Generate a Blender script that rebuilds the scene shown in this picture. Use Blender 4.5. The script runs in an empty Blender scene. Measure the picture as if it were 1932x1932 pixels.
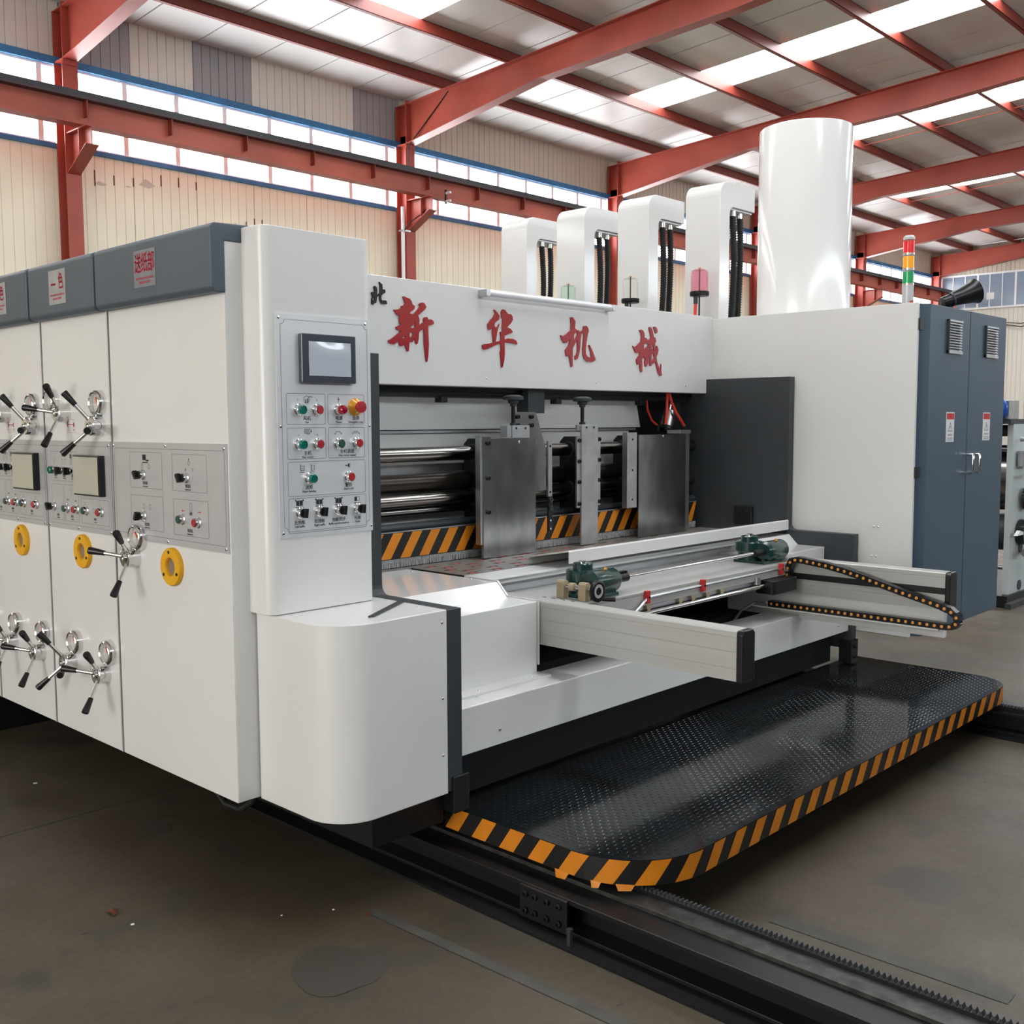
import bpy, bmesh, math, random
from mathutils import Vector, Matrix
from mathutils.geometry import tessellate_polygon
random.seed(7)
sc = bpy.context.scene
COL = sc.collection
R = math.radians

# ---------------------------------------------------------------- camera
cam_d = bpy.data.cameras.new('camera'); cam = bpy.data.objects.new('camera', cam_d); COL.objects.link(cam)
yaw, pit, rol = R(43.418), R(-4.961), R(-0.244)
fw = Vector((math.cos(pit)*math.cos(yaw), math.cos(pit)*math.sin(yaw), math.sin(pit)))
rt_ = fw.cross(Vector((0, 0, 1))).normalized(); up_ = rt_.cross(fw)
r2 = rt_*math.cos(rol) + up_*math.sin(rol); u2 = -rt_*math.sin(rol) + up_*math.cos(rol)
cam.matrix_world = Matrix(((r2.x, u2.x, -fw.x, 0), (r2.y, u2.y, -fw.y, 0), (r2.z, u2.z, -fw.z, 1.6), (0, 0, 0, 1)))
cam_d.sensor_width = 36.0; cam_d.lens = 36.0*1972.4/1932.0; cam_d.clip_start = 0.02; cam_d.clip_end = 300
sc.camera = cam

# ---------------------------------------------------------------- world, light levels, exposure
SKYLIGHT = 12.0      # daylight through the translucent roof strips
WINDOW_L = 10.0       # ribbon windows of the long wall in view
WINDOW_R = 7.0       # ribbon windows of the opposite long wall
DOOR = 6.0           # translucent gate behind the camera
wd = bpy.data.worlds.new('sky'); sc.world = wd; wd.use_nodes = True
bg = wd.node_tree.nodes['Background']; bg.inputs[0].default_value = (0.92, 0.96, 1.0, 1); bg.inputs[1].default_value = 1.0
sc.view_settings.view_transform = 'Standard'; sc.view_settings.look = 'None'
sc.view_settings.exposure = 0.06; sc.view_settings.gamma = 1.0; sc.view_settings.use_curve_mapping = False
sc.cycles.use_denoising = True
sc.cycles.max_bounces = 8; sc.cycles.diffuse_bounces = 5; sc.cycles.glossy_bounces = 4
sc.cycles.sample_clamp_indirect = 6.0

# ---------------------------------------------------------------- materials
def mat(name, col, rough=0.5, metal=0.0, noise=0.0, nscale=4.0, bump=0.0, bscale=60.0, coat=0.0, spec=0.5,
        emit=None, estr=0.0, trans=0.0, ior=1.45, alpha=1.0, aniso=None):
    m = bpy.data.materials.new(name); m.use_nodes = True
    nt = m.node_tree; b = nt.nodes['Principled BSDF']
    b.inputs['Base Color'].default_value = (*col, 1); b.inputs['Roughness'].default_value = rough
    b.inputs['Metallic'].default_value = metal; b.inputs['Coat Weight'].default_value = coat
    b.inputs['Coat Roughness'].default_value = 0.08
    b.inputs['Specular IOR Level'].default_value = spec; b.inputs['IOR'].default_value = ior
    b.inputs['Transmission Weight'].default_value = trans; b.inputs['Alpha'].default_value = alpha
    if emit: b.inputs['Emission Color'].default_value = (*emit, 1); b.inputs['Emission Strength'].default_value = estr
    if noise or bump:
        g = nt.nodes.new('ShaderNodeNewGeometry')
        mp = nt.nodes.new('ShaderNodeMapping'); nt.links.new(g.outputs['Position'], mp.inputs['Vector'])
        if aniso: mp.inputs['Scale'].default_value = aniso
    if noise:
        t = nt.nodes.new('ShaderNodeTexNoise'); t.inputs['Scale'].default_value = nscale; t.inputs['Detail'].default_value = 5
        nt.links.new(mp.outputs[0], t.inputs['Vector'])
        rp = nt.nodes.new('ShaderNodeValToRGB'); e = rp.color_ramp.elements
        e[0].position = 0.3; e[1].position = 0.7
        e[0].color = (*[max(0, c*(1-noise)) for c in col], 1); e[1].color = (*[min(1, c*(1+noise)) for c in col], 1)
        nt.links.new(t.outputs['Fac'], rp.inputs[0]); nt.links.new(rp.outputs[0], b.inputs['Base Color'])
    if bump:
        t = nt.nodes.new('ShaderNodeTexNoise'); t.inputs['Scale'].default_value = bscale; t.inputs['Detail'].default_value = 3
        nt.links.new(mp.outputs[0], t.inputs['Vector'])
        bp = nt.nodes.new('ShaderNodeBump'); bp.inputs['Strength'].default_value = bump; bp.inputs['Distance'].default_value = 0.01
        nt.links.new(t.outputs['Fac'], bp.inputs['Height']); nt.links.new(bp.outputs[0], b.inputs['Normal'])
    return m

MT = {}
def defm(k, *a, **kw): MT[k] = mat(k, *a, **kw)
defm('white', (0.765, 0.765, 0.755), 0.32, coat=0.35, noise=0.025, nscale=1.5, bump=0.02, bscale=70)
defm('whitegloss', (0.79, 0.79, 0.78), 0.2, coat=0.6)
defm('hood', (0.078, 0.103, 0.128), 0.42, noise=0.06, nscale=3, bump=0.04, bscale=250)
defm('charcoal', (0.042, 0.049, 0.056), 0.45, noise=0.08, nscale=5)
defm('cabinet', (0.065, 0.107, 0.155), 0.42, noise=0.05, nscale=2, bump=0.05, bscale=300)
defm('cabdark', (0.03, 0.04, 0.05), 0.5)
defm('black', (0.008, 0.009, 0.01), 0.4)
defm('blackmatte', (0.006, 0.006, 0.007), 0.8)
defm('blackpl', (0.012, 0.012, 0.014), 0.28)
defm('seam', (0.05, 0.05, 0.05), 0.6)
defm('plate', (0.55, 0.555, 0.57), 0.42, metal=0.35, noise=0.03, nscale=8)
defm('consoleplate', (0.78, 0.80, 0.83), 0.28, metal=0.25, coat=0.2)
defm('chrome', (0.78, 0.78, 0.78), 0.09, metal=1.0)
defm('steel', (0.42, 0.41, 0.40), 0.25, metal=1.0, noise=0.12, nscale=6)
defm('rollersteel', (0.34, 0.32, 0.30), 0.2, metal=1.0, noise=0.1, nscale=10, aniso=(0.3, 6, 6))
defm('rollerdark', (0.06, 0.05, 0.04), 0.32, metal=0.8)
defm('stainless', (0.36, 0.365, 0.37), 0.24, metal=1.0, noise=0.22, nscale=5, aniso=(2.5, 1, 1.2))
defm('zinc', (0.55, 0.56, 0.58), 0.35, metal=0.9, noise=0.12, nscale=14)
defm('alu', (0.62, 0.63, 0.65), 0.33, metal=0.85, noise=0.08, nscale=6, aniso=(0.4, 3, 8))
defm('alupaint', (0.50, 0.50, 0.48), 0.42, metal=0.25, noise=0.04, nscale=3, aniso=(1, 0.2, 12))
defm('yellow', (0.78, 0.40, 0.012), 0.4)
defm('ringglass', (0.23, 0.19, 0.16), 0.25)
defm('gaugeface', (0.62, 0.60, 0.57), 0.3)
defm('needle', (0.7, 0.08, 0.02), 0.4)
defm('glass', (0.95, 0.97, 0.97), 0.03, trans=1.0, ior=1.3, alpha=0.35)
defm('red', (0.38, 0.008, 0.02), 0.12, coat=0.8)
defm('redpaint', (0.6, 0.03, 0.03), 0.45)
defm('btnred', (0.42, 0.02, 0.03), 0.35)
defm('btngreen', (0.0, 0.16, 0.12), 0.25, coat=0.5)
defm('btndgreen', (0.02, 0.08, 0.06), 0.4)
defm('btnlit', (0.35, 0.0, 0.02), 0.1, coat=1.0)
defm('amber', (0.75, 0.33, 0.02), 0.2, coat=0.5)
defm('ink', (0.015, 0.015, 0.02), 0.6)
defm('inkgrey', (0.16, 0.16, 0.18), 0.6)
defm('inkred', (0.5, 0.03, 0.06), 0.6)
defm('sticker', (0.20, 0.22, 0.23), 0.3, noise=0.15, nscale=30)
defm('stickerlight', (0.34, 0.355, 0.35), 0.3, noise=0.12, nscale=40)
defm('paper', (0.82, 0.83, 0.85), 0.5)
defm('orange', (0.72, 0.24, 0.012), 0.45, noise=0.08, nscale=12)
defm('tapeblack', (0.012, 0.012, 0.012), 0.4)
defm('brush', (0.42, 0.42, 0.42), 0.6, noise=0.25, nscale=60)
defm('gearbox', (0.006, 0.04, 0.035), 0.25, coat=0.4)
defm('nylon', (0.42, 0.34, 0.22), 0.55)
defm('chaindot', (0.85, 0.36, 0.06), 0.45)
defm('hose', (0.012, 0.013, 0.014), 0.5)
defm('redhose', (0.75, 0.05, 0.025), 0.35)
defm('redwheel', (0.65, 0.03, 0.03), 0.5)
defm('steelred', (0.37, 0.068, 0.045), 0.42, noise=0.16, nscale=1.2)
defm('runway', (0.42, 0.10, 0.065), 0.5, noise=0.22, nscale=0.9)
defm('purlin', (0.24, 0.040, 0.026), 0.42, noise=0.1, nscale=1)
defm('bluetrim', (0.035, 0.17, 0.36), 0.5, noise=0.3, nscale=2)
defm('winframe', (0.85, 0.85, 0.86), 0.45)
defm('roof', (0.70, 0.70, 0.69), 0.33, noise=0.06, nscale=0.7)
defm('wallcream', (0.90, 0.83, 0.66), 0.55, noise=0.05, nscale=0.6)
defm('wallpale', (0.72, 0.69, 0.62), 0.55, noise=0.05, nscale=0.6)
defm('wallgrey', (0.36, 0.35, 0.36), 0.55, noise=0.06, nscale=0.6)
defm('walltan', (0.60, 0.53, 0.43), 0.55, noise=0.05, nscale=0.6)
defm('skylight', (0.9, 0.93, 0.95), 0.5, emit=(0.95, 0.98, 1.0), estr=SKYLIGHT)
defm('skylight2', (0.9, 0.93, 0.95), 0.5, emit=(0.95, 0.98, 1.0), estr=SKYLIGHT)
defm('windowpane', (0.9, 0.93, 0.97), 0.2, emit=(0.96, 0.98, 1.0), estr=WINDOW_L)
defm('windowpane2', (0.9, 0.93, 0.97), 0.2, emit=(0.84, 0.93, 1.0), estr=WINDOW_R)
defm('dimpane', (0.16, 0.20, 0.26), 0.15, emit=(0.42, 0.52, 0.66), estr=0.16)
defm('railsteel', (0.06, 0.06, 0.057), 0.45, metal=0.5, noise=0.5, nscale=25)
defm('treadplate', (0.009, 0.0112, 0.013), 0.11, spec=0.55, noise=0.2, nscale=3, bump=0.05, bscale=14)
defm('tableplate', (0.25, 0.235, 0.215), 0.42, metal=0.3, noise=0.1, nscale=10)
defm('flangedark', (0.07, 0.045, 0.05), 0.5)
defm('bluemotor', (0.01, 0.10, 0.42), 0.3, coat=0.4)
defm('bgframe', (0.52, 0.58, 0.58), 0.5)
defm('leaf', (0.12, 0.03, 0.01), 0.7)
defm('tubelamp', (0.85, 0.86, 0.9), 0.25, coat=0.4)
defm('screen', (0.56, 0.61, 0.70), 0.08, coat=1.0)
defm('screenbezel', (0.06, 0.07, 0.09), 0.15, coat=0.5)
defm('filmscreen', (0.44, 0.44, 0.36), 0.12, coat=0.8)
defm('lens_red', (0.75, 0.01, 0.02), 0.15, coat=0.6, emit=(1, 0.02, 0.03), estr=0.12)
defm('lens_amber', (0.9, 0.36, 0.01), 0.15, coat=0.6, emit=(1, 0.45, 0.02), estr=0.18)
defm('lens_green', (0.0, 0.30, 0.10), 0.15, coat=0.6, emit=(0.0, 0.6, 0.2), estr=0.1)
defm('jar_red', (0.95, 0.30, 0.40), 0.08, trans=0.75, ior=1.2, alpha=0.75)
defm('jar_clear', (0.90, 0.90, 0.85), 0.06, trans=0.9, ior=1.2, alpha=0.45)
defm('jar_green', (0.62, 0.90, 0.72), 0.08, trans=0.75, ior=1.2, alpha=0.6)

# concrete floor: worn, stained, faintly polished
def floor_mat():
    m = bpy.data.materials.new('concrete'); m.use_nodes = True; nt = m.node_tree; b = nt.nodes['Principled BSDF']
    N = nt.nodes.new; L = nt.links.new
    g = N('ShaderNodeNewGeometry')
    def noise(scale, detail=6, rough=0.6, vec=None):
        t = N('ShaderNodeTexNoise'); t.inputs['Scale'].default_value = scale; t.inputs['Detail'].default_value = detail
        t.inputs['Roughness'].default_value = rough; L(vec or g.outputs['Position'], t.inputs['Vector']); return t
    def ramp(src, stops):
        r = N('ShaderNodeValToRGB'); e = r.color_ramp.elements
        while len(e) < len(stops): e.new(0.5)
        for el, (p, c) in zip(e, stops): el.position = p; el.color = (*c, 1)
        L(src, r.inputs[0]); return r
    def mix(a, bb, fac, mode='MIX'):
        x = N('ShaderNodeMix'); x.data_type = 'RGBA'; x.blend_type = mode
        if isinstance(fac, float): x.inputs[0].default_value = fac
        else: L(fac, x.inputs[0])
        L(a, x.inputs[6])
        if isinstance(bb, tuple): x.inputs[7].default_value = (*bb, 1)
        else: L(bb, x.inputs[7])
        return x.outputs[2]
    base = ramp(noise(1.1, 8, 0.62).outputs['Fac'], [(0.3, (0.060, 0.047, 0.031)), (0.5, (0.083, 0.066, 0.044)), (0.72, (0.108, 0.088, 0.062))])
    fine = ramp(noise(38, 4, 0.7).outputs['Fac'], [(0.3, (0.82, 0.82, 0.82)), (0.65, (1.08, 1.08, 1.08))])
    c = mix(base.outputs[0], fine.outputs[0], 1.0, 'MULTIPLY')
    st = ramp(noise(2.4, 3, 0.5).outputs['Fac'], [(0.60, (0, 0, 0)), (0.66, (1, 1, 1))])
    c = mix(c, (0.060, 0.053, 0.041), st.outputs[0])
    mp = N('ShaderNodeMapping'); mp.inputs['Scale'].default_value = (9, 30, 1); L(g.outputs['Position'], mp.inputs['Vector'])
    sp = ramp(noise(1.0, 2, 0.5, mp.outputs[0]).outputs['Fac'], [(0.70, (0, 0, 0)), (0.76, (1, 1, 1))])
    c = mix(c, (0.04, 0.032, 0.024), sp.outputs[0])
    L(c, b.inputs['Base Color'])
    rr = ramp(noise(3, 5).outputs['Fac'], [(0.3, (0.42, 0.42, 0.42)), (0.7, (0.62, 0.62, 0.62))])
    L(rr.outputs[0], b.inputs['Roughness'])
    bp = N('ShaderNodeBump'); bp.inputs['Strength'].default_value = 0.12; bp.inputs['Distance'].default_value = 0.01
    L(noise(22, 6, 0.7).outputs['Fac'], bp.inputs['Height']); L(bp.outputs[0], b.inputs['Normal'])
    return m
MT['concrete'] = floor_mat()

# ---------------------------------------------------------------- mesh helpers
WM = {}                                   # world matrix of every object, by name
def wm(o): return WM.get(o.name, Matrix.Identity(4)) if o else Matrix.Identity(4)

class MB:
    """collects geometry in world (or local) coordinates; build() links it as ONE mesh object"""
    def __init__(s): s.v = []; s.f = []; s.sm = []; s.mi = []
    def add(s, vs, fs, smooth=False, M=None, mi=0):
        o = len(s.v)
        for p in vs:
            p = Vector(p); s.v.append(M @ p if M else p)
        for f in fs: s.f.append([i+o for i in f]); s.sm.append(smooth); s.mi.append(mi)
        return s
    def box(s, x0, x1, y0, y1, z0, z1, M=None, mi=0):
        return s.add([(x0, y0, z0), (x1, y0, z0), (x1, y1, z0), (x0, y1, z0), (x0, y0, z1), (x1, y0, z1), (x1, y1, z1), (x0, y1, z1)],
                     [(0, 3, 2, 1), (4, 5, 6, 7), (0, 1, 5, 4), (1, 2, 6, 5), (2, 3, 7, 6), (3, 0, 4, 7)], False, M, mi)
    def prism(s, poly, ax, a, b, smooth=False, M=None, mi=0):
        def P(p, t): return (t, p[0], p[1]) if ax == 'x' else (p[0], t, p[1]) if ax == 'y' else (p[0], p[1], t)
        n = len(poly); vs = [P(p, a) for p in poly] + [P(p, b) for p in poly]
        s.add(vs, [[i, (i+1) % n, n+(i+1) % n, n+i] for i in range(n)], smooth, M, mi)
        s.add(vs[:n], [list(range(n))], False, M, mi); s.add(vs[n:], [list(range(n))], False, M, mi); return s
    def cyl(s, p0, p1, r0, r1=None, n=20, caps=True, M=None, mi=0, smooth=True):
        r1 = r0 if r1 is None else r1; p0 = Vector(p0); p1 = Vector(p1); d = (p1-p0).normalized()
        a = d.orthogonal().normalized(); b = d.cross(a)
        c = [(a*math.cos(2*math.pi*i/n)+b*math.sin(2*math.pi*i/n)) for i in range(n)]
        v0 = [p0+q*r0 for q in c]; v1 = [p1+q*r1 for q in c]
        s.add(v0+v1, [[i, (i+1) % n, n+(i+1) % n, n+i] for i in range(n)], smooth, M, mi)
        if caps: s.add(v0, [list(range(n))[::-1]], False, M, mi); s.add(v1, [list(range(n))], False, M, mi)
        return s
    def lathe(s, prof, p=(0, 0, 0), d=(0, 0, 1), n=24, M=None, mi=0, smooth=True):
        p = Vector(p); d = Vector(d).normalized(); a = d.orthogonal().normalized(); b = d.cross(a); vs = []; fs = []
        for r, h in prof:
            for i in range(n): t = 2*math.pi*i/n; vs.append(p+d*h+(a*math.cos(t)+b*math.sin(t))*max(r, 1e-5))
        for k in range(len(prof)-1):
            for i in range(n): fs.append([k*n+i, k*n+(i+1) % n, (k+1)*n+(i+1) % n, (k+1)*n+i])
        return s.add(vs, fs, smooth, M, mi)
    def tube(s, pts, r, n=8, M=None, mi=0, caps=True):
        pts = [Vector(p) for p in pts]; k = len(pts); a = None; rings = []
        for i, p in enumerate(pts):
            d = ((pts[min(i+1, k-1)]-p).normalized() if i == 0 else (p-pts[i-1]).normalized() if i == k-1 else ((pts[i+1]-p).normalized()+(p-pts[i-1]).normalized()).normalized())
            a = d.orthogonal().normalized() if a is None else (a-d*a.dot(d)).normalized(); b = d.cross(a)
            rr = r[i] if isinstance(r, (list, tuple)) else r
            rings.append([p+(a*math.cos(2*math.pi*j/n)+b*math.sin(2*math.pi*j/n))*rr for j in range(n)])
        vs = [q for g in rings for q in g]
        fs = [[i*n+j, i*n+(j+1) % n, (i+1)*n+(j+1) % n, (i+1)*n+j] for i in range(k-1) for j in range(n)]
        s.add(vs, fs, True, M, mi)
        if caps: s.add(rings[0], [list(range(n))[::-1]], False, M, mi); s.add(rings[-1], [list(range(n))], False, M, mi)
        return s
    def rbox(s, x0, x1, y0, y1, z0, z1, r, n=6, corners=(1, 1, 1, 1), M=None):
        """box with rounded vertical edges (order: x0y0, x1y0, x1y1, x0y1)"""
        P = []
        for (cx, cy, a0), on in zip(((x0, y0, 180), (x1, y0, 270), (x1, y1, 0), (x0, y1, 90)), corners):
            if not on: P.append((cx, cy)); continue
            ox = cx + (r if cx == x0 else -r); oy = cy + (r if cy == y0 else -r)
            for i in range(n+1): t = R(a0+90*i/n); P.append((ox+r*math.cos(t), oy+r*math.sin(t)))
        m = len(P); vs = [(x, y, z0) for x, y in P]+[(x, y, z1) for x, y in P]
        for i in range(m):
            a, b = P[i], P[(i+1) % m]; short = math.hypot(a[0]-b[0], a[1]-b[1]) < 1.2*r*math.pi/2/n
            s.add([vs[i], vs[(i+1) % m], vs[m+(i+1) % m], vs[m+i]], [(0, 1, 2, 3)], short, M)
        s.add(vs[:m], [list(range(m))[::-1]], False, M); s.add(vs[m:], [list(range(m))], False, M); return s
    def flat(s, outer, holes=(), z=0.0, t=0.0, M=None, mi=0):
        """flat shape in local XY (with holes), extruded by t in local z"""
        loops = [[Vector((x, y, 0)) for x, y in lp] for lp in (outer, *holes)]
        tri = tessellate_polygon(loops); pts = [p for lp in loops for p in lp]
        top = [(p.x, p.y, z+t) for p in pts]; s.add(top, [list(f) for f in tri], False, M, mi)
        if t:
            o = 0
            for lp in loops:
                n = len(lp); vs = [(p.x, p.y, z) for p in lp]+[(p.x, p.y, z+t) for p in lp]
                s.add(vs, [[i, (i+1) % n, n+(i+1) % n, n+i] for i in range(n)], False, M, mi); o += n
        return s
    def mesh(s, name, mats):
        me = bpy.data.meshes.new(name); me.from_pydata([tuple(p) for p in s.v], [], s.f)
        for p, sm, mi in zip(me.polygons, s.sm, s.mi): p.use_smooth = sm; p.material_index = mi
        bm = bmesh.new(); bm.from_mesh(me); bmesh.ops.remove_doubles(bm, verts=bm.verts, dist=1e-6)
        bmesh.ops.recalc_face_normals(bm, faces=bm.faces); bm.to_mesh(me); bm.free()
        if any(s.sm): me.set_sharp_from_angle(angle=R(38))
        for m in (mats if isinstance(mats, (list, tuple)) else [mats]): me.materials.append(MT[m])
        return me
    def build(s, name, mats, parent=None, bevel=0.0, seg=2):
        if parent is None:
            xs = [p.x for p in s.v]; ys = [p.y for p in s.v]; zs = [p.z for p in s.v]
            W = Matrix.Translation(((min(xs)+max(xs))/2, (min(ys)+max(ys))/2, min(zs)))
        else: W = wm(parent)
        I = W.inverted(); s.v = [I @ p for p in s.v]
        o = bpy.data.objects.new(name, s.mesh(name, mats)); COL.objects.link(o)
        if parent: o.parent = parent
        else: o.matrix_basis = W
        WM[o.name] = W
        if bevel:
            b = o.modifiers.new('bevel', 'BEVEL'); b.width = bevel; b.segments = seg; b.limit_method = 'ANGLE'; b.angle_limit = R(40)
        return o
def inst(name, me, parent, W, bevel=0.0):
    """an object sharing mesh data, placed by world matrix"""
    o = bpy.data.objects.new(name, me); COL.objects.link(o)
    if parent: o.parent = parent
    o.matrix_basis = wm(parent).inverted() @ W; WM[o.name] = W
    if bevel:
        b = o.modifiers.new('bevel', 'BEVEL'); b.width = bevel; b.segments = 2; b.limit_method = 'ANGLE'; b.angle_limit = R(40)
    return o
def tag(o, label=None, cat=None, group=None, kind=None):
    if label: o['label'] = label
    if cat: o['category'] = cat
    if group: o['group'] = group
    if kind: o['kind'] = kind
    return o
def thing(name, loc, label, cat, group=None):
    o = bpy.data.objects.new(name, None); COL.objects.link(o); o.empty_display_size = 0.1
    W = Matrix.Translation(loc); o.matrix_basis = W; WM[o.name] = W
    return tag(o, label, cat, group)
def bx(x0, x1, y0, y1, z0, z1): return MB().box(x0, x1, y0, y1, z0, z1)
# frames of the two kinds of panel: local x = right, y = up, z = out of the face
F_LEFT = Matrix(((0, 0, -1, 0), (-1, 0, 0, 0), (0, 1, 0, 0), (0, 0, 0, 1)))      # face looks to -x
F_FRONT = Matrix(((1, 0, 0, 0), (0, 0, -1, 0), (0, 1, 0, 0), (0, 0, 0, 1)))     # face looks to -y
def onleft(y, z, x): return Matrix.Translation((x, y, z)) @ F_LEFT
def onfront(x, z, y): return Matrix.Translation((x, y, z)) @ F_FRONT
def rotz_l(W, deg): return W @ Matrix.Rotation(R(deg), 4, 'Z')
_txt = {}
def text_geo(body, size):
    """triangles of a line of lettering, centred, in local XY"""
    k = (body, size)
    if k not in _txt:
        c = bpy.data.curves.new('lettering', 'FONT'); c.body = body; c.size = size; c.align_x = 'CENTER'; c.align_y = 'CENTER'
        c.resolution_u = 2; c.fill_mode = 'FRONT'
        o = bpy.data.objects.new('lettering_tmp', c); COL.objects.link(o)
        dg = bpy.context.evaluated_depsgraph_get(); me = bpy.data.meshes.new_from_object(o.evaluated_get(dg))
        _txt[k] = ([tuple(v.co) for v in me.vertices], [list(p.vertices) for p in me.polygons])
        bpy.data.objects.remove(o); bpy.data.curves.remove(c); bpy.data.meshes.remove(me)
    return _txt[k]
def put_text(mb, body, size, M, bold=0.0):
    vs, fs = text_geo(body, size); mb.add(vs, fs, False, M)
    if bold:
        for dx, dy in ((bold, 0), (0, bold)): mb.add([(x+dx, y+dy, z+0.00005) for x, y, z in vs], fs, False, M)
def frame_lines(mb, x0, y0, x1, y1, M, w=0.0012, r=0.004):
    """thin printed rounded rectangle"""
    def rr(x0, y0, x1, y1, r):
        P = []
        for cx, cy, a in ((x0+r, y0+r, 180), (x1-r, y0+r, 270), (x1-r, y1-r, 0), (x0+r, y1-r, 90)):
            for i in range(4): t = R(a+30*i); P.append((cx+r*math.cos(t), cy+r*math.sin(t)))
        return P
    o = rr(x0, y0, x1, y1, r); i = rr(x0+w, y0+w, x1-w, y1-w, max(r-w, 0.0005)); n = len(o)
    mb.add([(x, y, 0) for x, y in o]+[(x, y, 0) for x, y in i], [[k, (k+1) % n, n+(k+1) % n, n+k] for k in range(n)], False, M)

# ================================================================ THE BUILDING
YW = 14.5                                     # inner face of the long wall
BAYX = [0.44+6*k for k in range(-1, 7)]       # portal frames: -5.56 .. 36.44
def rz(y): return 7.16 + (13.25-max(y, 5.0-y))*0.054 if y < 2.5 else 7.16+(13.25-y)*0.054   # top of the rafters (ridge at y = 2.5)
X0, X1 = -8.0, 36.45

fl = bx(X0, 37.2, -10, 14.6, -0.12, 0.0).build('floor', 'concrete'); tag(fl, 'worn brown concrete workshop floor', kind='structure')
# saw-cut joints of the slab, sunk lines as thin dark strips of sealant
for k, (a, b, c, d) in enumerate(((-8, 36, 4.145, 4.155), (5.92, 5.93, -10, 2.4))):
    j = MB().box(a, b, c, d, -0.004, 0.0012).build('slab_joint', 'seam', fl)
# faint old paint line and oil stains that lie on the concrete
MT['stain'] = mat('stain', (0.066, 0.06, 0.05), 0.55); MT['stain2'] = mat('stain2', (0.075, 0.074, 0.064), 0.6, noise=0.2, nscale=9)
def blob(cx, cy, r, sx, seed, name, m, zz):
    rd = random.Random(seed); n = 26; ph = [rd.uniform(0, 6.28) for _ in range(4)]
    P = []
    for i in range(n):
        t = 2*math.pi*i/n; q = r*(1+0.12*math.sin(2*t+ph[0])+0.07*math.sin(3*t+ph[1])+0.04*math.sin(5*t+ph[2]))
        P.append((cx+q*math.cos(t)*sx, cy+q*math.sin(t)))
    MB().add([(x, y, zz) for x, y in P], [list(range(n))]).build(name, m, fl)
blob(1.78, 2.40, 0.16, 0.75, 3, 'oil_stain', 'stain', 0.0012)
blob(2.03, 3.40, 0.06, 0.7, 5, 'oil_stain', 'stain', 0.0012)
blob(1.95, 3.80, 0.07, 0.9, 6, 'oil_stain', 'stain', 0.0012)
MB().add([(2.06, 2.62, 0.0015), (2.10, 2.62, 0.0015), (2.17, 1.2, 0.0015), (2.12, 1.2, 0.0015)], [(0, 1, 2, 3)]).build('old_paint_line', 'stain2', fl)
MB().add([(2.90, 1.62, 0.0015), (2.97, 1.62, 0.0015), (2.99, 0.9, 0.0015), (2.92, 0.9, 0.0015)], [(0, 1, 2, 3)]).build('old_paint_line', 'stain2', fl)

# ---- long wall in view
wl = MB()
wl.box(X0, 37.2, YW+0.03, YW+0.12, 0, 5.36); wl.box(X0, 37.2, YW+0.03, YW+0.12, 6.42, 7.6)
wl = wl.build('wall_left', 'wallcream'); tag(wl, 'cream ribbed sheet metal wall below and above the ribbon windows', kind='structure')
def sheet_profile(w, nrib, g=0.012, d=0.014):
    pts = []; p = w/nrib
    for i in range(nrib):
        x = i*p; pts += [(x, 0), (x+p-g, 0), (x+p-g*0.7, -d), (x+p-g*0.3, -d)]
    pts.append((w, 0)); return pts
def sheet_mesh(w, nrib, h, m):
    pr = sheet_profile(w, nrib); n = len(pr); mb = MB()     # local: x along wall, y out of the wall, z up
    vs = [(x, y, 0) for x, y in pr]+[(x, y, h) for x, y in pr]
    vs += [(0, -0.028, 0), (w, -0.028, 0), (0, -0.028, h), (w, -0.028, h)]
    mb.add(vs, [[i, i+1, n+i+1, n+i] for i in range(n-1)]+[[2*n, 2*n+1, 2*n+3, 2*n+2]])
    return mb.mesh('wall_sheet', m)
SH = {}
def sheet(parent, W, w, h, m):
    k = (round(w, 3), round(h, 3), m)
    if k not in SH: SH[k] = sheet_mesh(w, max(3, round(w/0.142)), h, m)
    return inst('wall_sheet', SH[k], parent, W)
RZ180 = Matrix.Rotation(math.pi, 4, 'Z')
topcol = {0: ['wallgrey', 'wallgrey', 'wallgrey', 'wallgrey', 'wallgrey', 'wallpale'], 1: ['wallgrey', 'wallpale', 'wallgrey', 'wallpale', 'wallpale', 'wallgrey']}
for b in range(0, 6):                                   # bay starting at BAYX[b+1]
    xs = BAYX[b+1]
    for i in range(6):
        xr = xs+i+1.0
        sheet(wl, Matrix.Translation((xr, YW, 0)) @ RZ180, 0.996, 5.33, 'wallcream')
        sheet(wl, Matrix.Translation((xr, YW, 6.50)) @ RZ180, 0.996, 0.80, topcol.get(b, ['walltan']*6)[i])
# peeled strips of old tape and paint on the sheets below the windows
for x, z, w, h in ((6.85, 4.93, 0.20, 0.05), (7.52, 5.02, 0.26, 0.10), (7.3, 4.96, 0.12, 0.02), (9.02, 4.62, 0.18, 0.07), (9.3, 4.62, 0.32, 0.03), (8.4, 4.50, 0.2, 0.03)):
    MB().add([(x, YW-0.004, z), (x+w*0.6, YW-0.004, z-h*0.3), (x+w, YW-0.004, z+h*0.2), (x+w*0.4, YW-0.004, z+h)], [(0, 1, 2, 3)]).build('peeled_patch', 'walltan', wl)
for x, z, h in ((6.86, 4.90, 0.22), (7.14, 4.95, 0.14), (7.43, 4.98, 0.12), (7.86, 5.05, 0.16), (8.14, 5.08, 0.14), (8.43, 5.08, 0.12), (8.72, 4.5, 0.14), (9.28, 4.55, 0.18), (9.43, 4.60, 0.2), (9.57, 4.60, 0.2), (9.0, 4.52, 0.1)):
    MB().box(x, x+0.018, YW-0.005, YW-0.003, z, z+h).build('peeled_patch', 'leaf', wl)
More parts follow.
